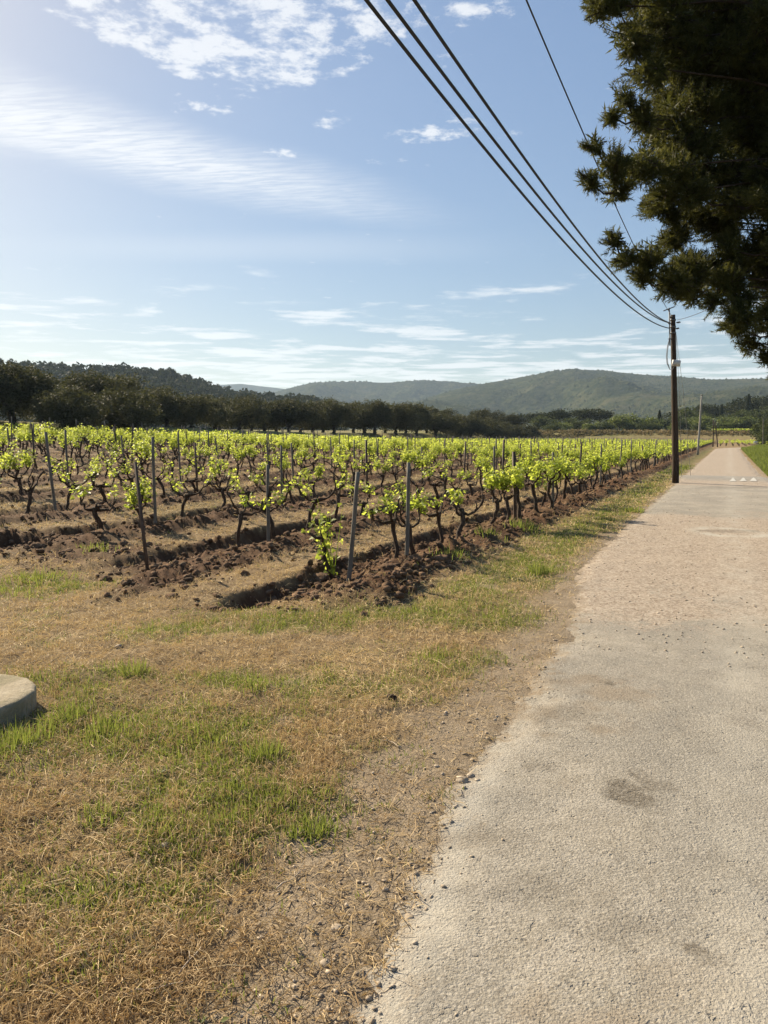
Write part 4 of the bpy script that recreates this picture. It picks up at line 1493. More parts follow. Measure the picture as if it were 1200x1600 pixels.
# ------------------------------------------------------------------ the big pine overhanging from the right
def build_pine():
    bx, by = 8.3, 11.0
    z0 = Hs(bx, by)
    root = empty('pine_tree', (bx, by, z0))
    tag(root, 'large dark pine overhanging the road from the right edge', 'pine tree')
    base = np.array([bx, by, z0])
    tb = MB()
    q = np.linspace(0, 1, 14)
    trunk = np.stack([-.5 * q ** 2 + .10 * np.sin(q * 6), .3 * q, -.3 + 13.3 * q], 1)
    tb.tube(trunk, np.interp(q, [0, .05, .5, 1], [.42, .32, .22, .05]), 12, .5, .08)
    obj('trunk', tb.mesh('pine_trunk', True), M['pbark'], root)
    # foliage masses: (photo pixel, distance, radius in metres)
    lobes = []
    for px, py, Y, r in ((945, 8, 9.8, .42), (985, 60, 9.9, .42), (1010, 105, 10.0, .45), (1040, 20, 10.2, .7), (975, 150, 9.9, .22), (955, 182, 9.8, .17),
                         (1000, 185, 10.0, .36), (930, 225, 9.6, .17), (922, 285, 9.6, .22), (955, 262, 9.7, .36), (965, 300, 9.8, .26), (1005, 262, 9.9, .42), (1040, 300, 10.1, .40),
                         (960, 372, 9.7, .18), (975, 400, 9.8, .26), (1010, 402, 9.9, .36), (1005, 435, 9.9, .24), (1040, 440, 10.0, .34), (1062, 448, 10.0, .22), (1085, 425, 10.2, .40),
                         (1125, 445, 10.3, .40), (1115, 470, 10.2, .22), (1160, 470, 10.5, .38), (1150, 512, 10.3, .22), (1175, 535, 10.3, .24), (1195, 560, 10.3, .18), (1205, 500, 10.5, .4),
                         (1060, 90, 10.5, .8), (1060, 200, 10.5, .75), (1110, 40, 10.8, .9), (1120, 150, 11, .9), (1110, 270, 10.8, .75), (1170, 90, 11.2, 1.0),
                         (1180, 220, 11.2, .9), (1165, 320, 10.9, .62), (1120, 345, 11.4, .5), (1185, 400, 10.9, .55), (1150, 410, 11.2, .45), (1080, 340, 11.4, .40), (1060, 370, 11.2, .3),
                         (1230, 60, 11, 1.1), (1240, 180, 11, 1.0), (1240, 300, 11, .9), (1240, 420, 11, .8), (1240, 520, 10.8, .5), (1230, 580, 10.6, .3),
                         (960, -60, 10, .6), (1050, -60, 10.4, .9), (1150, -60, 11, 1.1), (1010, -150, 10.4, .9), (1120, -160, 11, 1.2), (1230, -120, 11, 1.2), (1080, -260, 11, 1.1), (1220, -280, 11, 1.3)):
        p = at_depth(px, py, Y)
        lobes.append((np.array(p) - base, r, True))
    byy = [-60, 0, 75, 150, 200, 270, 325, 340, 365, 400, 475, 485, 545, 600]
    bxx = [880, 905, 965, 972, 935, 925, 985, 1015, 965, 975, 1050, 1100, 1165, 1200]
    for gy in range(-60, 560, 42):
        for gx in range(960, 1260, 46):
            px, py = gx + random.uniform(-20, 20), gy + random.uniform(-18, 18)
            if px > np.interp(py, byy, bxx) + 48 and not (1080 < px < 1125 and 350 < py < 395) and not (py > 500 and px < 1205):
                lobes.append((np.array(at_depth(px, py, random.uniform(9.8, 11.6))) - base, .36, True))
    for _ in range(46):                                # the rest of the crown, out of the frame
        a = random.uniform(-1.9, 1.9)
        z = random.uniform(3.5, 12.5)
        rr = np.interp(z, [3.5, 6, 10, 13], [2.6, 4.2, 3.4, 1.0]) * random.uniform(.35, 1)
        lobes.append((np.array([math.cos(a) * rr + .4, math.sin(a) * rr, z]), random.uniform(.6, 1.0), False))
    lb, nb = MB(), MB()
    for c, r, vis_ in lobes:
        # bough from the trunk to the mass: leaves the trunk lower, arches out
        hd = math.hypot(c[0], c[1])
        zt = min(12.5, max(2.0, c[2] - .10 * hd + random.uniform(-.5, .9)))
        k = np.interp(zt, trunk[:, 2], np.arange(14))
        s0 = np.array([np.interp(k, np.arange(14), trunk[:, i]) for i in range(3)])
        qq = np.linspace(0, 1, 8)[:, None]
        bend = np.array([random.gauss(0, .2), random.gauss(0, .2), .10 * hd])
        path = s0 + (c - s0) * qq + bend * (qq * (1 - qq)) * 1.6 + RNG.normal(0, .03, (8, 3)) * (qq > 0) * (qq < 1)
        if r > .37 or not vis_:
            lb.tube(path, np.linspace(.045 if r > .5 else .028, .008, 8), 6, .5, .1)
        else:                                          # small sprays hang on the nearest big bough
            o_ = min((q_ for q_ in lobes if q_[1] > .25 and q_[2] and q_[0][0] > c[0] + .12), key=lambda q_: np.linalg.norm((q_[0] - c) * np.array([1, .5, 1.6])), default=(s0, 0, True))[0]
            mid_ = (o_ + c) / 2 + np.array([0, 0, -.08])
            lb.tube([o_, mid_, c], [.016, .012, .006], 5, .5, .1)
            s0 = o_
        out = c - s0
        out /= np.linalg.norm(out) + 1e-9
        # twigs and needle tufts
        nt = int((640 if vis_ else 110) * (r ** 2) * 1.25) + (34 if vis_ else 10)
        nsub = 5 + int(10 * r)
        sub = c + unit(nsub) * (r * (.30 + .45 * RNG.random(nsub)))[:, None]
        which = RNG.integers(0, nsub, nt)
        d = unit(nt)
        far_ = np.where(RNG.random(nt) < .10, 1.5, 1.0)
        tip = sub[which] + d * ((.10 + .20 * r) * far_ * (.3 + .7 * RNG.random(nt) ** .5))[:, None] * np.array([1.1, 1.1, .75])
        start = c + (tip - c) * .35 - out * r * .35 * RNG.random(nt)[:, None]
        for i in range(0, nt, 6):
            lb.tube([start[i], (start[i] + tip[i]) / 2 + RNG.normal(0, .02, 3), tip[i]], [.009, .007, .004], 3, .4, cap=False)
        tdir = tip - start
        tdir /= np.linalg.norm(tdir, axis=1)[:, None] + 1e-9
        tdir[:, 2] += .35
        tdir /= np.linalg.norm(tdir, axis=1)[:, None]
        nn = 32 if vis_ else 22
        # needles all along the last stretch of the twig
        along = RNG.random((nt, nn, 1)) ** .7 * (.14 if vis_ else .2)
        bpos = tip[:, None] - tdir[:, None] * along
        nd = tdir[:, None] * .75 + unit(nt * nn).reshape(nt, nn, 3) * .85
        nd /= np.linalg.norm(nd, axis=2)[:, :, None]
        ln = (.040 + .030 * RNG.random((nt, nn, 1))) * (1 if vis_ else 1.5)
        side = np.cross(nd, unit(nt * nn).reshape(nt, nn, 3))
        side /= np.linalg.norm(side, axis=2)[:, :, None] + 1e-9
        w = .0042 if vis_ else .011
        v = np.stack([bpos - side * w, bpos + side * w, bpos + nd * ln], 2).reshape(-1, 3)
        tt = np.clip(RNG.normal(.45, .2, nt), 0, 1)
        nb.add(v, np.arange(len(v)).reshape(-1, 3), None, np.repeat(tt, nn * 3))
    # dense inner foliage that closes the masses
    for c, r, vis_ in lobes:
        n = int(420 * (r / .5) ** 2) if vis_ else 60
        d = unit(n)
        pos = c + d * (r * .52 * RNG.random(n) ** .4)[:, None]
        dd = unit(n)
        dd[:, 2] += .3
        dd /= np.linalg.norm(dd, axis=1)[:, None]
        nb.cards(pos, dd, unit(n), .10 + .05 * RNG.random(n), .016 + .012 * RNG.random(n), np.clip(RNG.normal(.35, .15, n), 0, 1), .03)
    o = obj('branches', lb.mesh('pine_branches', True), M['pbark'], root)
    o['kind'] = 'stuff'
    o = obj('needles', nb.mesh('pine_needles'), M['needle'], root)
    o['kind'] = 'stuff'


build_pine()

# ------------------------------------------------------------------ utility poles and cables
PB = ground_at(1056, 755)
PTOP = at_depth(1051.5, 492, PB.y - .05)


def lerp3(a, b, f):
    return tuple(np.array(a) * (1 - f) + np.array(b) * f)


def build_pole():
    root = empty('utility_pole', (PB.x, PB.y, PB.z))
    tag(root, 'dark tarred wooden utility pole on the grass verge carrying cables', 'utility pole')
    h = PTOP.z - PB.z
    dx, dy = PTOP.x - PB.x, PTOP.y - PB.y

    def P(f, ox=0, oy=0, oz=0):
        return (dx * f + ox, dy * f + oy, h * f + oz)
    mb = MB()
    q = np.linspace(0, 1, 12)
    mb.tube([P(f, oz=-.5 if f == 0 else 0) for f in q], np.interp(q, [0, 1], [.118, .078]), 14, .5, .04)
    obj('pole', mb.mesh('pole', True), M['pole'], root)
    # steel top bracket: upright pipe and small slanting crossbar
    mb = MB()
    mb.tube([P(.82, -.13, -.02), P(1.03, -.13, -.02)], [.022, .022], 8)
    mb.box(P(.95, -.10, -.02), (.16, .05, .03))
    mb.box(P(.86, -.10, -.02), (.16, .05, .03))
    obj('bracket', mb.mesh('bracket'), M['steel'], root)
    mb = MB()
    a, b = np.array(P(1.025, -.34, -.06, -.02)), np.array(P(1.045, .07, .03, .02))
    mb.tube([a, b], [.020, .020], 6)
    mb.tube([(a + b) / 2 + [0, 0, -.05], (a + b) / 2 + [0, 0, .03]], [.028, .028], 8)
    obj('crossbar', mb.mesh('crossbar'), M['steel'], root)
    for f, sx in ((.955, 1), (.985, -.6), (.92, .8)):
        mb = MB()
        c = np.array(P(f, .10 * sx, -.02))
        mb.tube([c, c + [.06 * sx, -.01, 0], c + [.10 * sx, -.02, .01], c + [.14 * sx, -.03, 0]], [.016, .030, .030, .012], 8)
        obj('insulator', mb.mesh('insulator', True), M['steel'], root)
    for f in (.97, .93, .895):
        mb = MB()
        mb.tube([P(f, oz=-.025), P(f, oz=.025)], [.094, .094], 14)
        obj('clamp_band', mb.mesh('clamp_band'), M['steel'], root)
    # junction box
    mb = MB()
    from mathutils import Euler
    mb.box(P(.716, .03, -.14), (.26, .10, .20), Euler((0, .12, .1)))
    jb = obj('junction_box', mb.mesh('junction_box'), M['greybox'], root)
    mb = MB()
    mb.box(P(.716, .03, -.196), (.22, .008, .16), Euler((0, .12, .1)))
    obj('lid', mb.mesh('lid'), M['greybox'], jb)
    # looped cable down the left of the pole
    mb = MB()
    for o_ in (0, .03):
        mb.tube([P(.90, -.13, -.03), P(.86, -.15, -.03), P(.81, -.20 - o_, -.03), P(.755, -.235 - o_, -.03), P(.715, -.215 - o_, -.03), P(.68, -.15, -.04), P(.678, -.08, -.06), P(.70, -.02, -.12)],
                .011, 6)
    obj('looped_cable', mb.mesh('looped_cable', True), M['greycable'], root)
    # two thin stays running down on the right into the bank
    for ex, ey in ((1.5, 3.2), (1.95, 3.4)):
        mb = MB()
        mb.tube([P(.90, .09, 0), P(.55, .09 + ex * .4, ey * .4), (ex, ey, -.1)], .007, 5)
        obj('stay_wire', mb.mesh('stay_wire', True), M['greycable'], root)


build_pole()

CABLES = (
    ('lowest black overhead cable sweeping from the top edge to the pole', .0155, 5.6, ((572, 0), (640, 86), (754, 229), (827, 313), (887, 385), (948, 448), (1013, 499), (1046, 513))),
    ('middle black overhead cable of the three thick ones', .0155, 5.7, ((607, 0), (687, 110), (761, 205), (836, 303), (897, 373), (967, 448), (1013, 490), (1045, 504))),
    ('uppermost right of the three thick black overhead cables', .0155, 5.8, ((645, 0), (701, 77), (780, 191), (855, 299), (911, 369), (967, 434), (1009, 485), (1045, 503))),
    ('thin single overhead wire passing behind the pine foliage', .0085, 7.0, ((821, 0), (855, 75), (887, 149), (911, 208), (964, 327), (978, 357), (1052, 497))),
)
for lab, rr, Y0, pts in CABLES:
    d0 = px_dir(*pts[0])
    A = np.array([d0.x / d0.y * Y0, Y0])                   # plan point under the top-edge pixel
    dE = px_dir(*pts[-1])
    B = np.array([dE.x / dE.y * PB.y, PB.y])
    D = B - A
    fs, zs = [], []
    for p in pts:
        d = px_dir(*p)
        # intersect the pixel's azimuth with the plan line A + f D
        k = d.x / d.y
        f = (k * A[1] - A[0]) / (D[0] - k * D[1])
        yy = A[1] + f * D[1]
        fs.append(f)
        zs.append(EYE + d.z / d.y * yy)
    co = np.polyfit(fs, zs, 2)
    f = np.linspace(-.75, 1, 70)
    f2 = np.minimum(f, 1)
    z = np.polyval(co, f2)
    P3 = np.stack([A[0] + f2 * D[0], A[1] + f2 * D[1], z], 1)
    mb = MB()
    mb.tube(P3, rr, 6)
    tag(obj('overhead_cable', mb.mesh('overhead_cable', True), M['cable']), lab, 'cable', 'overhead cables')
# wire leaving to the right into the pine
a, b = at_depth(1058, 500, PB.y), at_depth(1165, 452, 16.0)
mb = MB()
q = np.linspace(0, 1.6, 24)[:, None]
mb.tube(np.array(a) * (1 - q) + np.array(b) * q + np.array([0, 0, -.35]) * q * (1 - q) * (q < 1), .008, 5)
tag(obj('overhead_cable', mb.mesh('overhead_cable', True), M['cable']), 'thin wire running from the pole top rightward into the pine', 'cable', 'overhead cables')


def simple_pole(px0, py0, px1, py1, r0, r1, mat, name, label, cap=True, D=None):
    b = ground_at(px0, py0)
    if D:
        b = Vector(((px0 - 600) / FPX * D, D, 0))
        b.z = Hs(b.x, b.y)
    t_ = at_depth(px1, py1, b.y)
    root = empty(name, b)
    mb = MB()
    d = np.array(t_ - b)
    q = np.linspace(0, 1, 6)[:, None]
    mb.tube(d * q - np.array([0, 0, .4]) * (q == 0), np.linspace(r0, r1, 6), 10, .5, .03)
    obj('shaft', mb.mesh('shaft', True), M[mat], root)
    mb = MB()
    mb.tube([d * .985, d * 1.004], [r1 * 1.25, r1 * 1.1], 10)
    obj('cap', mb.mesh('cap'), M['steel'], root)
    mb = MB()
    mb.tube([d * .95 + [-.15, 0, 0], d * .95 + [.15, 0, 0]], [.02, .02], 5)
    obj('cross_pin', mb.mesh('cross_pin'), M['steel'], root)
    tag(root, label, 'pole')


simple_pole(1090, 711, 1096.5, 617, .10, .065, 'concrete', 'concrete_pole', 'pale grey leaning pole farther along the verge')
simple_pole(1112, 696.5, 1115, 656, .10, .07, 'pole', 'wooden_pole', 'left of two thin dark poles near the road bend', D=122)
simple_pole(1119.5, 697, 1117.5, 658, .10, .07, 'pole', 'wooden_pole', 'right of two thin dark poles near the road bend', D=120)
simple_pole(1190, 690, 1192.5, 655, .07, .05, 'stake', 'wooden_pole', 'thin grey pole by the bushes right of the road', D=110)

# small white marker sign at the bend
b = Vector(((1178 - 600) / FPX * 128, 128, 0))
b.z = Hs(b.x, b.y)
r_ = empty('marker_sign', b)
mb = MB()
mb.box((0, 0, .35), (.06, .06, .7))
obj('post', mb.mesh('post'), M['steel'], r_)
mb = MB()
mb.box((0, -.05, .65), (.75, .04, .5))
obj('panel', mb.mesh('panel'), M['sign'], r_)
tag(r_, 'small white marker panel beside the road bend', 'sign')

# thin yellowish verge marker stake near the concrete pole
b = ground_at(1073, 712)
mb = MB()
mb.tube([(0, 0, -.1), (.01, 0, .45), (.0, 0, .85)], [.03, .028, .02], 6)
mb.box((0, 0, .82), (.07, .07, .10))
tag(obj('verge_stake', mb.mesh('verge_stake'), M['stake'], None, b), 'short pale stake in the verge left of the concrete pole', 'stake')


# farmhouse glimpsed between the far trees
def build_house():
    Y = 250.0
    x = (1006 - 600) / FPX * Y
    z = Hs(x, Y)
    r = empty('farmhouse', (x, Y, z - .3), .2, .72)
    tag(r, 'small farmhouse with clay tiled roof glimpsed between the far trees', 'house')
    mb = MB()
    mb.box((0, 0, 1.5), (7.0, 5.0, 3.0))
    obj('wall', mb.mesh('wall'), M['wall'], r)
    mb = MB()
    mb.add([(-3.8, -2.9, 2.9), (3.8, -2.9, 2.9), (3.8, 2.9, 2.9), (-3.8, 2.9, 2.9), (-3.8, 0, 4.3), (3.8, 0, 4.3)], [[0, 4, 3], [1, 2, 5]], [[0, 1, 5, 4], [3, 4, 5, 2], [0, 3, 2, 1]])
    rf = obj('roof', mb.mesh('roof'), M['roof'], r)
    mb = MB()
    mb.box((2.0, .6, 4.3), (.6, .6, 1.1))
    obj('chimney', mb.mesh('chimney'), M['wall'], rf)
    for dx in (-2.0, 0.6, 2.4):
        mb = MB()
        mb.box((dx, -2.505, 1.7), (.8, .04, 1.1))
        obj('window', mb.mesh('window'), M['steel'], r)


build_house()


# ------------------------------------------------------------------ old round well cover at the left edge
def build_well():
    c = ground_at(-62, 1118)
    R_, hh = .40, .115
    mb = MB()
    n = 72
    prof = [(R_ * .97, -.08), (R_, 0.0), (R_, hh - .02), (R_ - .008, hh - .006), (R_ - .022, hh), (R_ * .8, hh + .002), (R_ * .55, hh - .003), (R_ * .25, hh - .001)]
    a = np.arange(n) * 2 * math.pi / n
    vs = []
    for j, (r, z) in enumerate(prof):
        rr = r + .006 * fbm(np.cos(a) * 4 + 9, np.sin(a) * 4 + z * 20, 301, 3) + (.006 * fbm(np.cos(a) * 14, np.sin(a) * 14, 302, 2) if j in (2, 3) else 0)
        zz = z + .005 * fbm(np.cos(a) * r * 9, np.sin(a) * r * 9, 303, 3)
        vs.append(np.stack([rr * np.cos(a), rr * np.sin(a), zz], 1))
    v = np.concatenate(vs + [np.array([[0, 0, hh]])])
    i, j = np.meshgrid(np.arange(len(prof) - 1), np.arange(n), indexing='ij')
    p, q = (i * n + j).ravel(), (i * n + (j + 1) % n).ravel()
    jj = np.arange(n)
    k = (len(prof) - 1) * n
    mb.add(v, np.stack([k + jj, k + (jj + 1) % n, np.full(n, len(v) - 1)], 1), np.stack([p, q, q + n, p + n], 1))
    o = obj('well_cover', mb.mesh('well_cover', True), M['wellstone'], None, (c.x, c.y, c.z))
    tag(o, 'thick round weathered concrete well cover at the left edge', 'well cover')
    return c


WELL = build_well()


# ------------------------------------------------------------------ ground cover
def polar_samples(n, r0, r1, a0=-40, a1=34, power=1.0):
    r = np.exp(np.log(r0) + (np.log(r1) - np.log(r0)) * RNG.random(n) ** power)
    a = np.radians(a0 + (a1 - a0) * RNG.random(n))
    return r * np.sin(a), r * np.cos(a), r


def not_road(X, Y, d=0.0):
    s, t = st(X, Y)
    return (s > road_left(t) + d) | (s < road_right(t) - d)


def off_well(X, Y):
    return np.hypot(X - WELL.x, Y - WELL.y) > .41


def build_turf():
    # dry cut straw, lying
    X, Y, r = polar_samples(330000, 1.7, 34)
    s, t = st(X, Y)
    T, V, d = tilled_mask(s, t)
    B_ = bare_field(X, Y)
    pr = (1 - .93 * T) * (1 - .80 * B_) * np.clip(.75 + .9 * fbm(X * 3.2, Y * 3.2, 401, 4, .6), .10, 1)
    pr = pr * np.where(V > .5, .75, 1)
    k = (RNG.random(len(X)) < pr) & not_road(X, Y, .02) & off_well(X, Y)
    X, Y, r = X[k], Y[k], r[k]
    n = len(X)
    Z = surf(X, Y)
    ln = (.030 + .060 * RNG.random(n) ** 2) * (1 + .05 * r)
    az = RNG.random(n) * 6.283
    el = np.abs(RNG.normal(0, .52, n)) + .04
    D = np.stack([np.cos(az) * np.cos(el), np.sin(az) * np.cos(el), np.sin(el)], 1) * ln[:, None]
    C = np.stack([X, Y, Z + .001 + .012 * RNG.random(n)], 1)
    wd = np.maximum(.0022 + .0018 * RNG.random(n), .00055 * r)
    s, t = st(X, Y)
    tone = np.clip(.50 + .34 * fbm(X * 1.2, Y * 1.2, 402, 3) + .07 * np.clip(r - 4, -1.5, 3) + RNG.normal(0, .20, n), 0, 1)
    mb = MB()
    mb.blades(C, D, wd, tone, .35)
    # longer loose stems
    X, Y, r = polar_samples(1500, 1.7, 12)
    k = not_road(X, Y, .05) & (bare_field(X, Y) < .6) & off_well(X, Y)
    X, Y, r = X[k], Y[k], r[k]
    n = len(X)
    az = RNG.random(n) * 6.283
    el = RNG.random(n) * .18
    ln = .10 + .14 * RNG.random(n)
    D = np.stack([np.cos(az) * np.cos(el), np.sin(az) * np.cos(el), np.sin(el)], 1) * ln[:, None]
    mb.blades(np.stack([X, Y, surf(X, Y) + .012], 1), D, np.full(n, .003), np.clip(RNG.normal(.85, .15, n), 0, 1), .1)
    # upright dry tufts
    X, Y, r = polar_samples(26000, 1.8, 30)
    s, t = st(X, Y)
    T, V, d = tilled_mask(s, t)
    k = (RNG.random(len(X)) < (1 - T) * (1 - bare_field(X, Y)) * np.clip(.25 + 1.8 * fbm(X * 2.4, Y * 2.4, 405, 3), 0, 1)) & not_road(X, Y, .05) & off_well(X, Y)
    X, Y, r = X[k], Y[k], r[k]
    n, m_ = len(X), 9
    BX = X[:, None] + RNG.normal(size=(n, m_)) * (.014 + .002 * r[:, None])
    BY = Y[:, None] + RNG.normal(size=(n, m_)) * (.014 + .002 * r[:, None])
    az = RNG.random((n, m_)) * 6.283
    tl = np.abs(RNG.normal(0, .6, (n, m_)))
    hh = (.02 + .045 * RNG.random((n, m_))) * (1 + .02 * r[:, None])
    D = np.stack([np.cos(az) * np.sin(tl), np.sin(az) * np.sin(tl), np.cos(tl)], -1) * hh[..., None]
    C = np.stack([BX, BY, np.repeat(surf(X, Y)[:, None], m_, 1) - .002], -1).reshape(-1, 3)
    mb.blades(C, D.reshape(-1, 3), np.maximum(.0024, .0005 * np.repeat(r, m_)), np.clip(RNG.normal(.6, .25, n * m_), 0, 1), .4)
    tag(obj('dry_grass', mb.mesh('dry_grass'), M['straw']), 'short dry mown straw covering the headland beside the road', 'dry grass', kind='stuff')

    # green blades in tufts
    X, Y, r = polar_samples(105000, 1.7, 45)
    g = green_field(X, Y)
    s, t = st(X, Y)
    T, V, d = tilled_mask(s, t)
    k = (RNG.random(len(X)) < g * (1 - .95 * T) * (1 - .85 * bare_field(X, Y)) * np.where((V > .5) & (s > 3.3), .22, 1)) & not_road(X, Y, .03) & off_well(X, Y)
    X, Y, r, g = X[k], Y[k], r[k], g[k]
    nb = 8
    n = len(X)
    sp = .012 + .02 * RNG.random((n, 1)) + .003 * r[:, None]
    BX = X[:, None] + RNG.normal(size=(n, nb)) * sp
    BY = Y[:, None] + RNG.normal(size=(n, nb)) * sp
    hh = (.012 + .038 * RNG.random((n, nb)) ** 1.8) * (.7 + .7 * g[:, None]) * (1 + .03 * r[:, None])
    hh = hh * np.where((np.hypot(BX - WELL.x, BY - WELL.y) < .75), 1.7, 1)
    az = RNG.random((n, nb)) * 6.283
    tl = np.abs(RNG.normal(0, .55, (n, nb)))
    D = np.stack([np.cos(az) * np.sin(tl), np.sin(az) * np.sin(tl), np.cos(tl)], -1) * hh[..., None]
    C = np.stack([BX, BY, np.repeat(surf(X, Y)[:, None], nb, 1) - .003], -1).reshape(-1, 3)
    wd = np.maximum(.0028 + .002 * RNG.random(n * nb), .0006 * np.repeat(r, nb))
    tone = np.clip(np.repeat(RNG.normal(.45, .2, n), nb) + RNG.normal(0, .12, n * nb), 0, 1)
    mb = MB()
    mb.blades(C, D.reshape(-1, 3), wd, tone, .4)
    # a few big upright tufts and leafy weeds
    for px, py, rr_, hgt, nbl in ((415, 1188, .075, .11, 260), (490, 1303, .06, .08, 150), (842, 898, .11, .16, 220), (210, 1055, .08, .12, 160), (20, 1180, .10, .17, 70), (55, 1165, .06, .15, 50),
                                  (160, 1150, .12, .12, 90), (60, 905, .25, .13, 200), (20, 925, .3, .10, 160), (145, 865, .2, .10, 100), (820, 835, .22, .20, 150), (760, 850, .22, .14, 120),
                                  (705, 880, .2, .16, 120), (680, 1025, .12, .08, 130), (400, 1080, .1, .08, 130), (330, 1160, .12, .09, 130), (150, 1280, .08, .07, 110), (990, 800, .2, .14, 160)):
        p = ground_at(px, py)
        n = nbl
        o = RNG.normal(size=(n, 2)) * rr_ * .6
        bx, by = p.x + o[:, 0], p.y + o[:, 1]
        tl = np.abs(RNG.normal(0, .35, n))
        az = np.arctan2(o[:, 1], o[:, 0]) + RNG.normal(0, .6, n)
        L = hgt * (.45 + .75 * RNG.random(n))
        D = np.stack([np.cos(az) * np.sin(tl), np.sin(az) * np.sin(tl), np.cos(tl)], 1) * L[:, None]
        mb.blades(np.stack([bx, by, H(bx, by) - .005], 1), D, np.maximum(.0045, .0009 * p.y), np.clip(RNG.normal(.6, .2, n), 0, 1), .45)
    # broad leaves of low weeds
    X, Y, r = polar_samples(9000, 1.9, 14)
    g = green_field(X, Y)
    k = (RNG.random(len(X)) < g * .6) & not_road(X, Y, .1) & off_well(X, Y)
    X, Y = X[k], Y[k]
    n = len(X)
    az = RNG.random(n) * 6.283
    D = np.stack([np.cos(az), np.sin(az), .25 + .5 * RNG.random(n)], 1)
    D /= np.linalg.norm(D, axis=1)[:, None]
    sz = .014 + .022 * RNG.random(n)
    mb.cards(np.stack([X, Y, H(X, Y) + .006], 1), D, unit(n) * .4 + [0, 0, 1], sz, sz * .5, np.clip(RNG.normal(.5, .2, n), 0, 1), .08)
    # right verge beyond the road and far left verge strip
    t = 24 + 95 * RNG.random(22000)
    s = road_right(t) - .05 - 5 * RNG.random(22000) ** 1.4
    X, Y = xy(s, t)
    n = len(X)
    hh = .12 + .28 * RNG.random(n)
    az = RNG.random(n) * 6.283
    tl = np.abs(RNG.normal(0, .35, n))
    D = np.stack([np.cos(az) * np.sin(tl), np.sin(az) * np.sin(tl), np.cos(tl)], 1) * hh[:, None]
    mb.blades(np.stack([X, Y, H(X, Y, False)], 1), D, .03, np.clip(RNG.normal(.3, .2, n), 0, 1), .3)
    tag(obj('green_grass', mb.mesh('green_grass'), M['grass']), 'green grass tufts and weeds growing through the dry headland and verge', 'grass', kind='stuff')


build_turf()


def build_stones():
    mb = MB()
    X, Y, r = polar_samples(150000, 1.7, 24, -25, 34)
    B_ = bare_field(X, Y)
    s, t = st(X, Y)
    k = (RNG.random(len(X)) < .10 * B_ + .001) & not_road(X, Y, -.03) & (s > 0)
    kr = (~not_road(X, Y)) & (t > 5.5) & (RNG.random(len(X)) < .09)
    kr |= (np.abs(s - road_left(t)) < .28) & (RNG.random(len(X)) < .03 * np.exp(-((s - road_left(t)) / .14) ** 2))
    k = k | kr
    X, Y, r, kk = X[k], Y[k], r[k], kr[k]
    n = len(X)
    R = np.minimum((.0020 + .0075 * RNG.random(n) ** 5) * (1 + .06 * r), .012)
    Z = surf(X, Y) + R * .25
    rocks(mb, np.stack([X, Y, Z], 1), R, .6, np.clip(RNG.normal(.58, .30, n), 0, 1), ICO1, .42)
    tag(obj('pebbles', mb.mesh('pebbles', False), M['pebble']), 'loose limestone pebbles scattered along the crumbling road edge', 'pebbles', kind='stuff')
    # ploughed clods
    mb = MB()
    X, Y, r = polar_samples(150000, 6.0, 48)
    s, t = st(X, Y)
    T, V, d = tilled_mask(s, t)
    k = RNG.random(len(X)) < T * np.where(s < 6, .38, .28)
    X, Y, r, s, t = X[k], Y[k], r[k], s[k], t[k]
    n = len(X)
    R = (.008 + .040 * RNG.random(n) ** 5) * (1 + .014 * r)
    rocks(mb, np.stack([X, Y, H(X, Y) + R * .2], 1), R, .8, np.clip(RNG.normal(.5, .25, n), 0, 1), ICO1, .48)
    tag(obj('soil_clods', mb.mesh('soil_clods', False), M['clod']), 'brown ploughed clods lying along the vine rows', 'soil', kind='stuff')


build_stones()

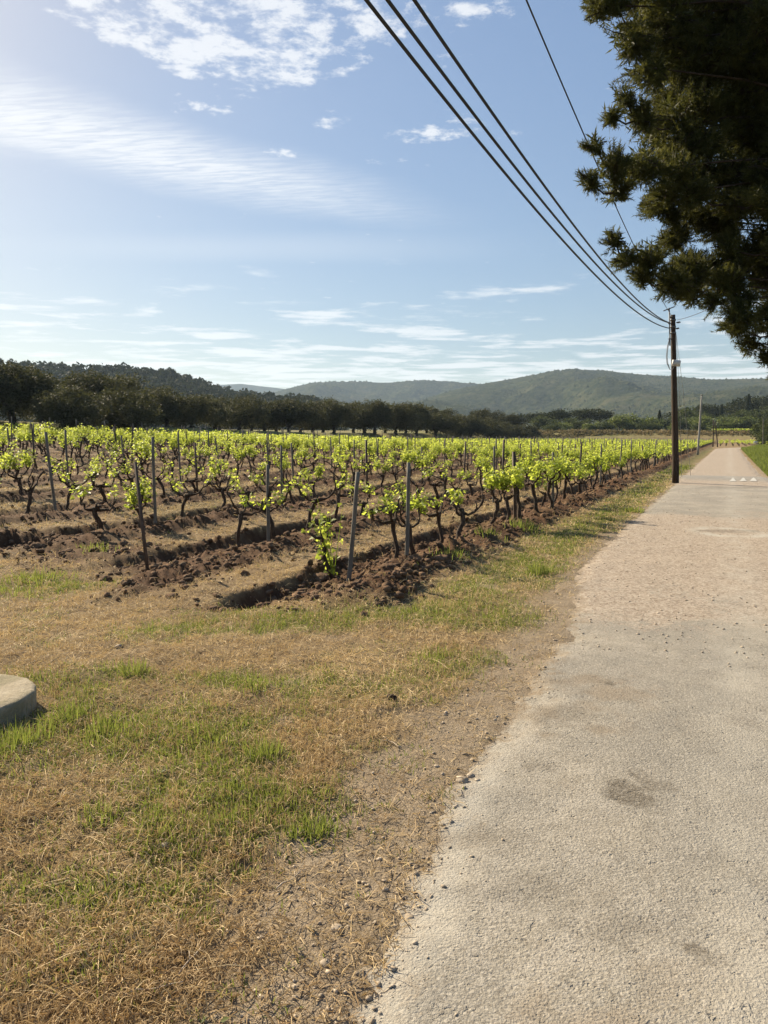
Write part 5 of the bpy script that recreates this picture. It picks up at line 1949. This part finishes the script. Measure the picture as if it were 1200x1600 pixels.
# bigger single clods, stones, twigs and a cone that can be told apart
for px, py, r, mt, nm, lab, cat in (
        (527, 1450, .020, 'pebble', 'stone', 'pale stone on the bare roadside soil near the bottom', 'stone'),
        (258, 1324, .022, 'pebble', 'stone', 'grey stone in the turf below the green patch', 'stone'),
        (508, 1503, .016, 'pebble', 'stone', 'small pale stone at the bottom of the bare soil', 'stone'),
        (640, 1432, .016, 'pebble', 'stone', 'dark stone on the crumbling asphalt edge', 'stone'),
        (722, 1222, .026, 'pebble', 'stone', 'stone at the asphalt edge among gravel', 'stone'),
        (735, 1214, .020, 'pebble', 'stone', 'right neighbour of the stone at the asphalt edge', 'stone'),
        (185, 1012, .028, 'pebble', 'stone', 'flat grey stone in dry turf behind the well cover', 'stone'),
        (612, 1099, .022, 'cone', 'pine_cone', 'dark fallen pine cone lying on the dry turf', 'pine cone'),
        (500, 898, .10, 'clod', 'soil_clod', 'big soil clod left of the end post of the first row', 'clod'),
        (605, 905, .09, 'clod', 'soil_clod', 'soil clod between the two end posts', 'clod'),
        (690, 885, .10, 'clod', 'soil_clod', 'soil heap right of the second end post', 'clod'),
        (270, 937, .055, 'clod', 'soil_clod', 'dark clod at the near tip of the furrow', 'clod'),
        (165, 905, .075, 'clod', 'soil_clod', 'big clod at the foot of the leaning iron stake', 'clod'),
        (60, 862, .09, 'clod', 'soil_clod', 'dark clod in the rough ploughed patch at left', 'clod')):
    p = ground_at(px, py)
    mb = MB()
    sub = ICO3 if r > .05 else ICO2
    if nm == 'pine_cone':
        a = np.arange(90)
        th = a * 2.399963
        zz = np.linspace(-1, 1, 90)
        rad_ = r * .75 * np.sqrt(np.clip(1 - zz ** 2 * .9, 0, 1))
        ctr = np.stack([zz * r * 1.25, rad_ * np.cos(th), rad_ * np.sin(th) + r * .6], 1)
        rocks(mb, ctr, np.full(90, r * .30), .8, .5, ICO1, .15)
        rocks(mb, np.array([[0, 0, r * .6]]), np.array([r * .7]), .9, .5, ICO2, .05)
    else:
        V, F = sub
        nz = 1 + .40 * fbm(V[:, 0] * 1.6 + px, V[:, 1] * 1.6 + V[:, 2] * 2.1, 501, 3) + (.42 * fbm(V[:, 0] * 6 + V[:, 2] * 3, V[:, 1] * 6 + px, 502, 3) if r > .05 else 0)
        mb.add(V * nz[:, None] * r * np.array([1.25, .95, .62 if r < .1 else .55]), F)
    o = obj(nm, mb.mesh(nm, False), M[mt], None, (p.x, p.y, Hs(p.x, p.y) + (r * .12 if nm != 'pine_cone' else 0)), (0, 0, random.uniform(0, 6)))
    tag(o, lab, cat)

for px, py, ln, az, lab in ((240, 1548, .16, .25, 'pale dead twig lying in dry turf near the bottom edge'), (612, 1165, .16, 2.2, 'thin forked pale twig beside the bare soil'),
                            (295, 1505, .12, 1.2, 'short straight pale twig in the brown turf'), (455, 1375, .14, .9, 'curved pale twig at the edge of the bare soil')):
    p = ground_at(px, py)
    mb = MB()
    q = np.linspace(0, 1, 6)[:, None]
    path = np.array([math.cos(az), math.sin(az), .05]) * ln * (q - .5) + RNG.normal(0, .003, (6, 3)) + [0, 0, .014]
    mb.tube(path, np.linspace(.0032, .0016, 6), 6)
    mb.tube([path[3], path[3] + np.array([math.cos(az + .7), math.sin(az + .7), .1]) * ln * .3], [.002, .001], 5)
    tag(obj('twig', mb.mesh('twig', True), M['twig'], None, (p.x, p.y, Hs(p.x, p.y))), lab, 'twig')


# ------------------------------------------------------------------ air
def build_haze():
    mb = MB()
    mb.box((0, 0, 155), (10400, 10400, 330))
    m, N = new_mat('valley_haze')
    v = N.n('ShaderNodeVolumePrincipled')
    v.inputs['Color'].default_value = (.58, .76, 1.0, 1)
    v.inputs['Density'].default_value = 0.00010
    v.inputs['Anisotropy'].default_value = 0.25
    N.t.links.new(v.outputs[0], N.out.inputs['Volume'])
    tag(obj('haze', mb.mesh('haze'), m), 'thin blue valley haze over the far hills', 'haze', kind='stuff')


build_haze()
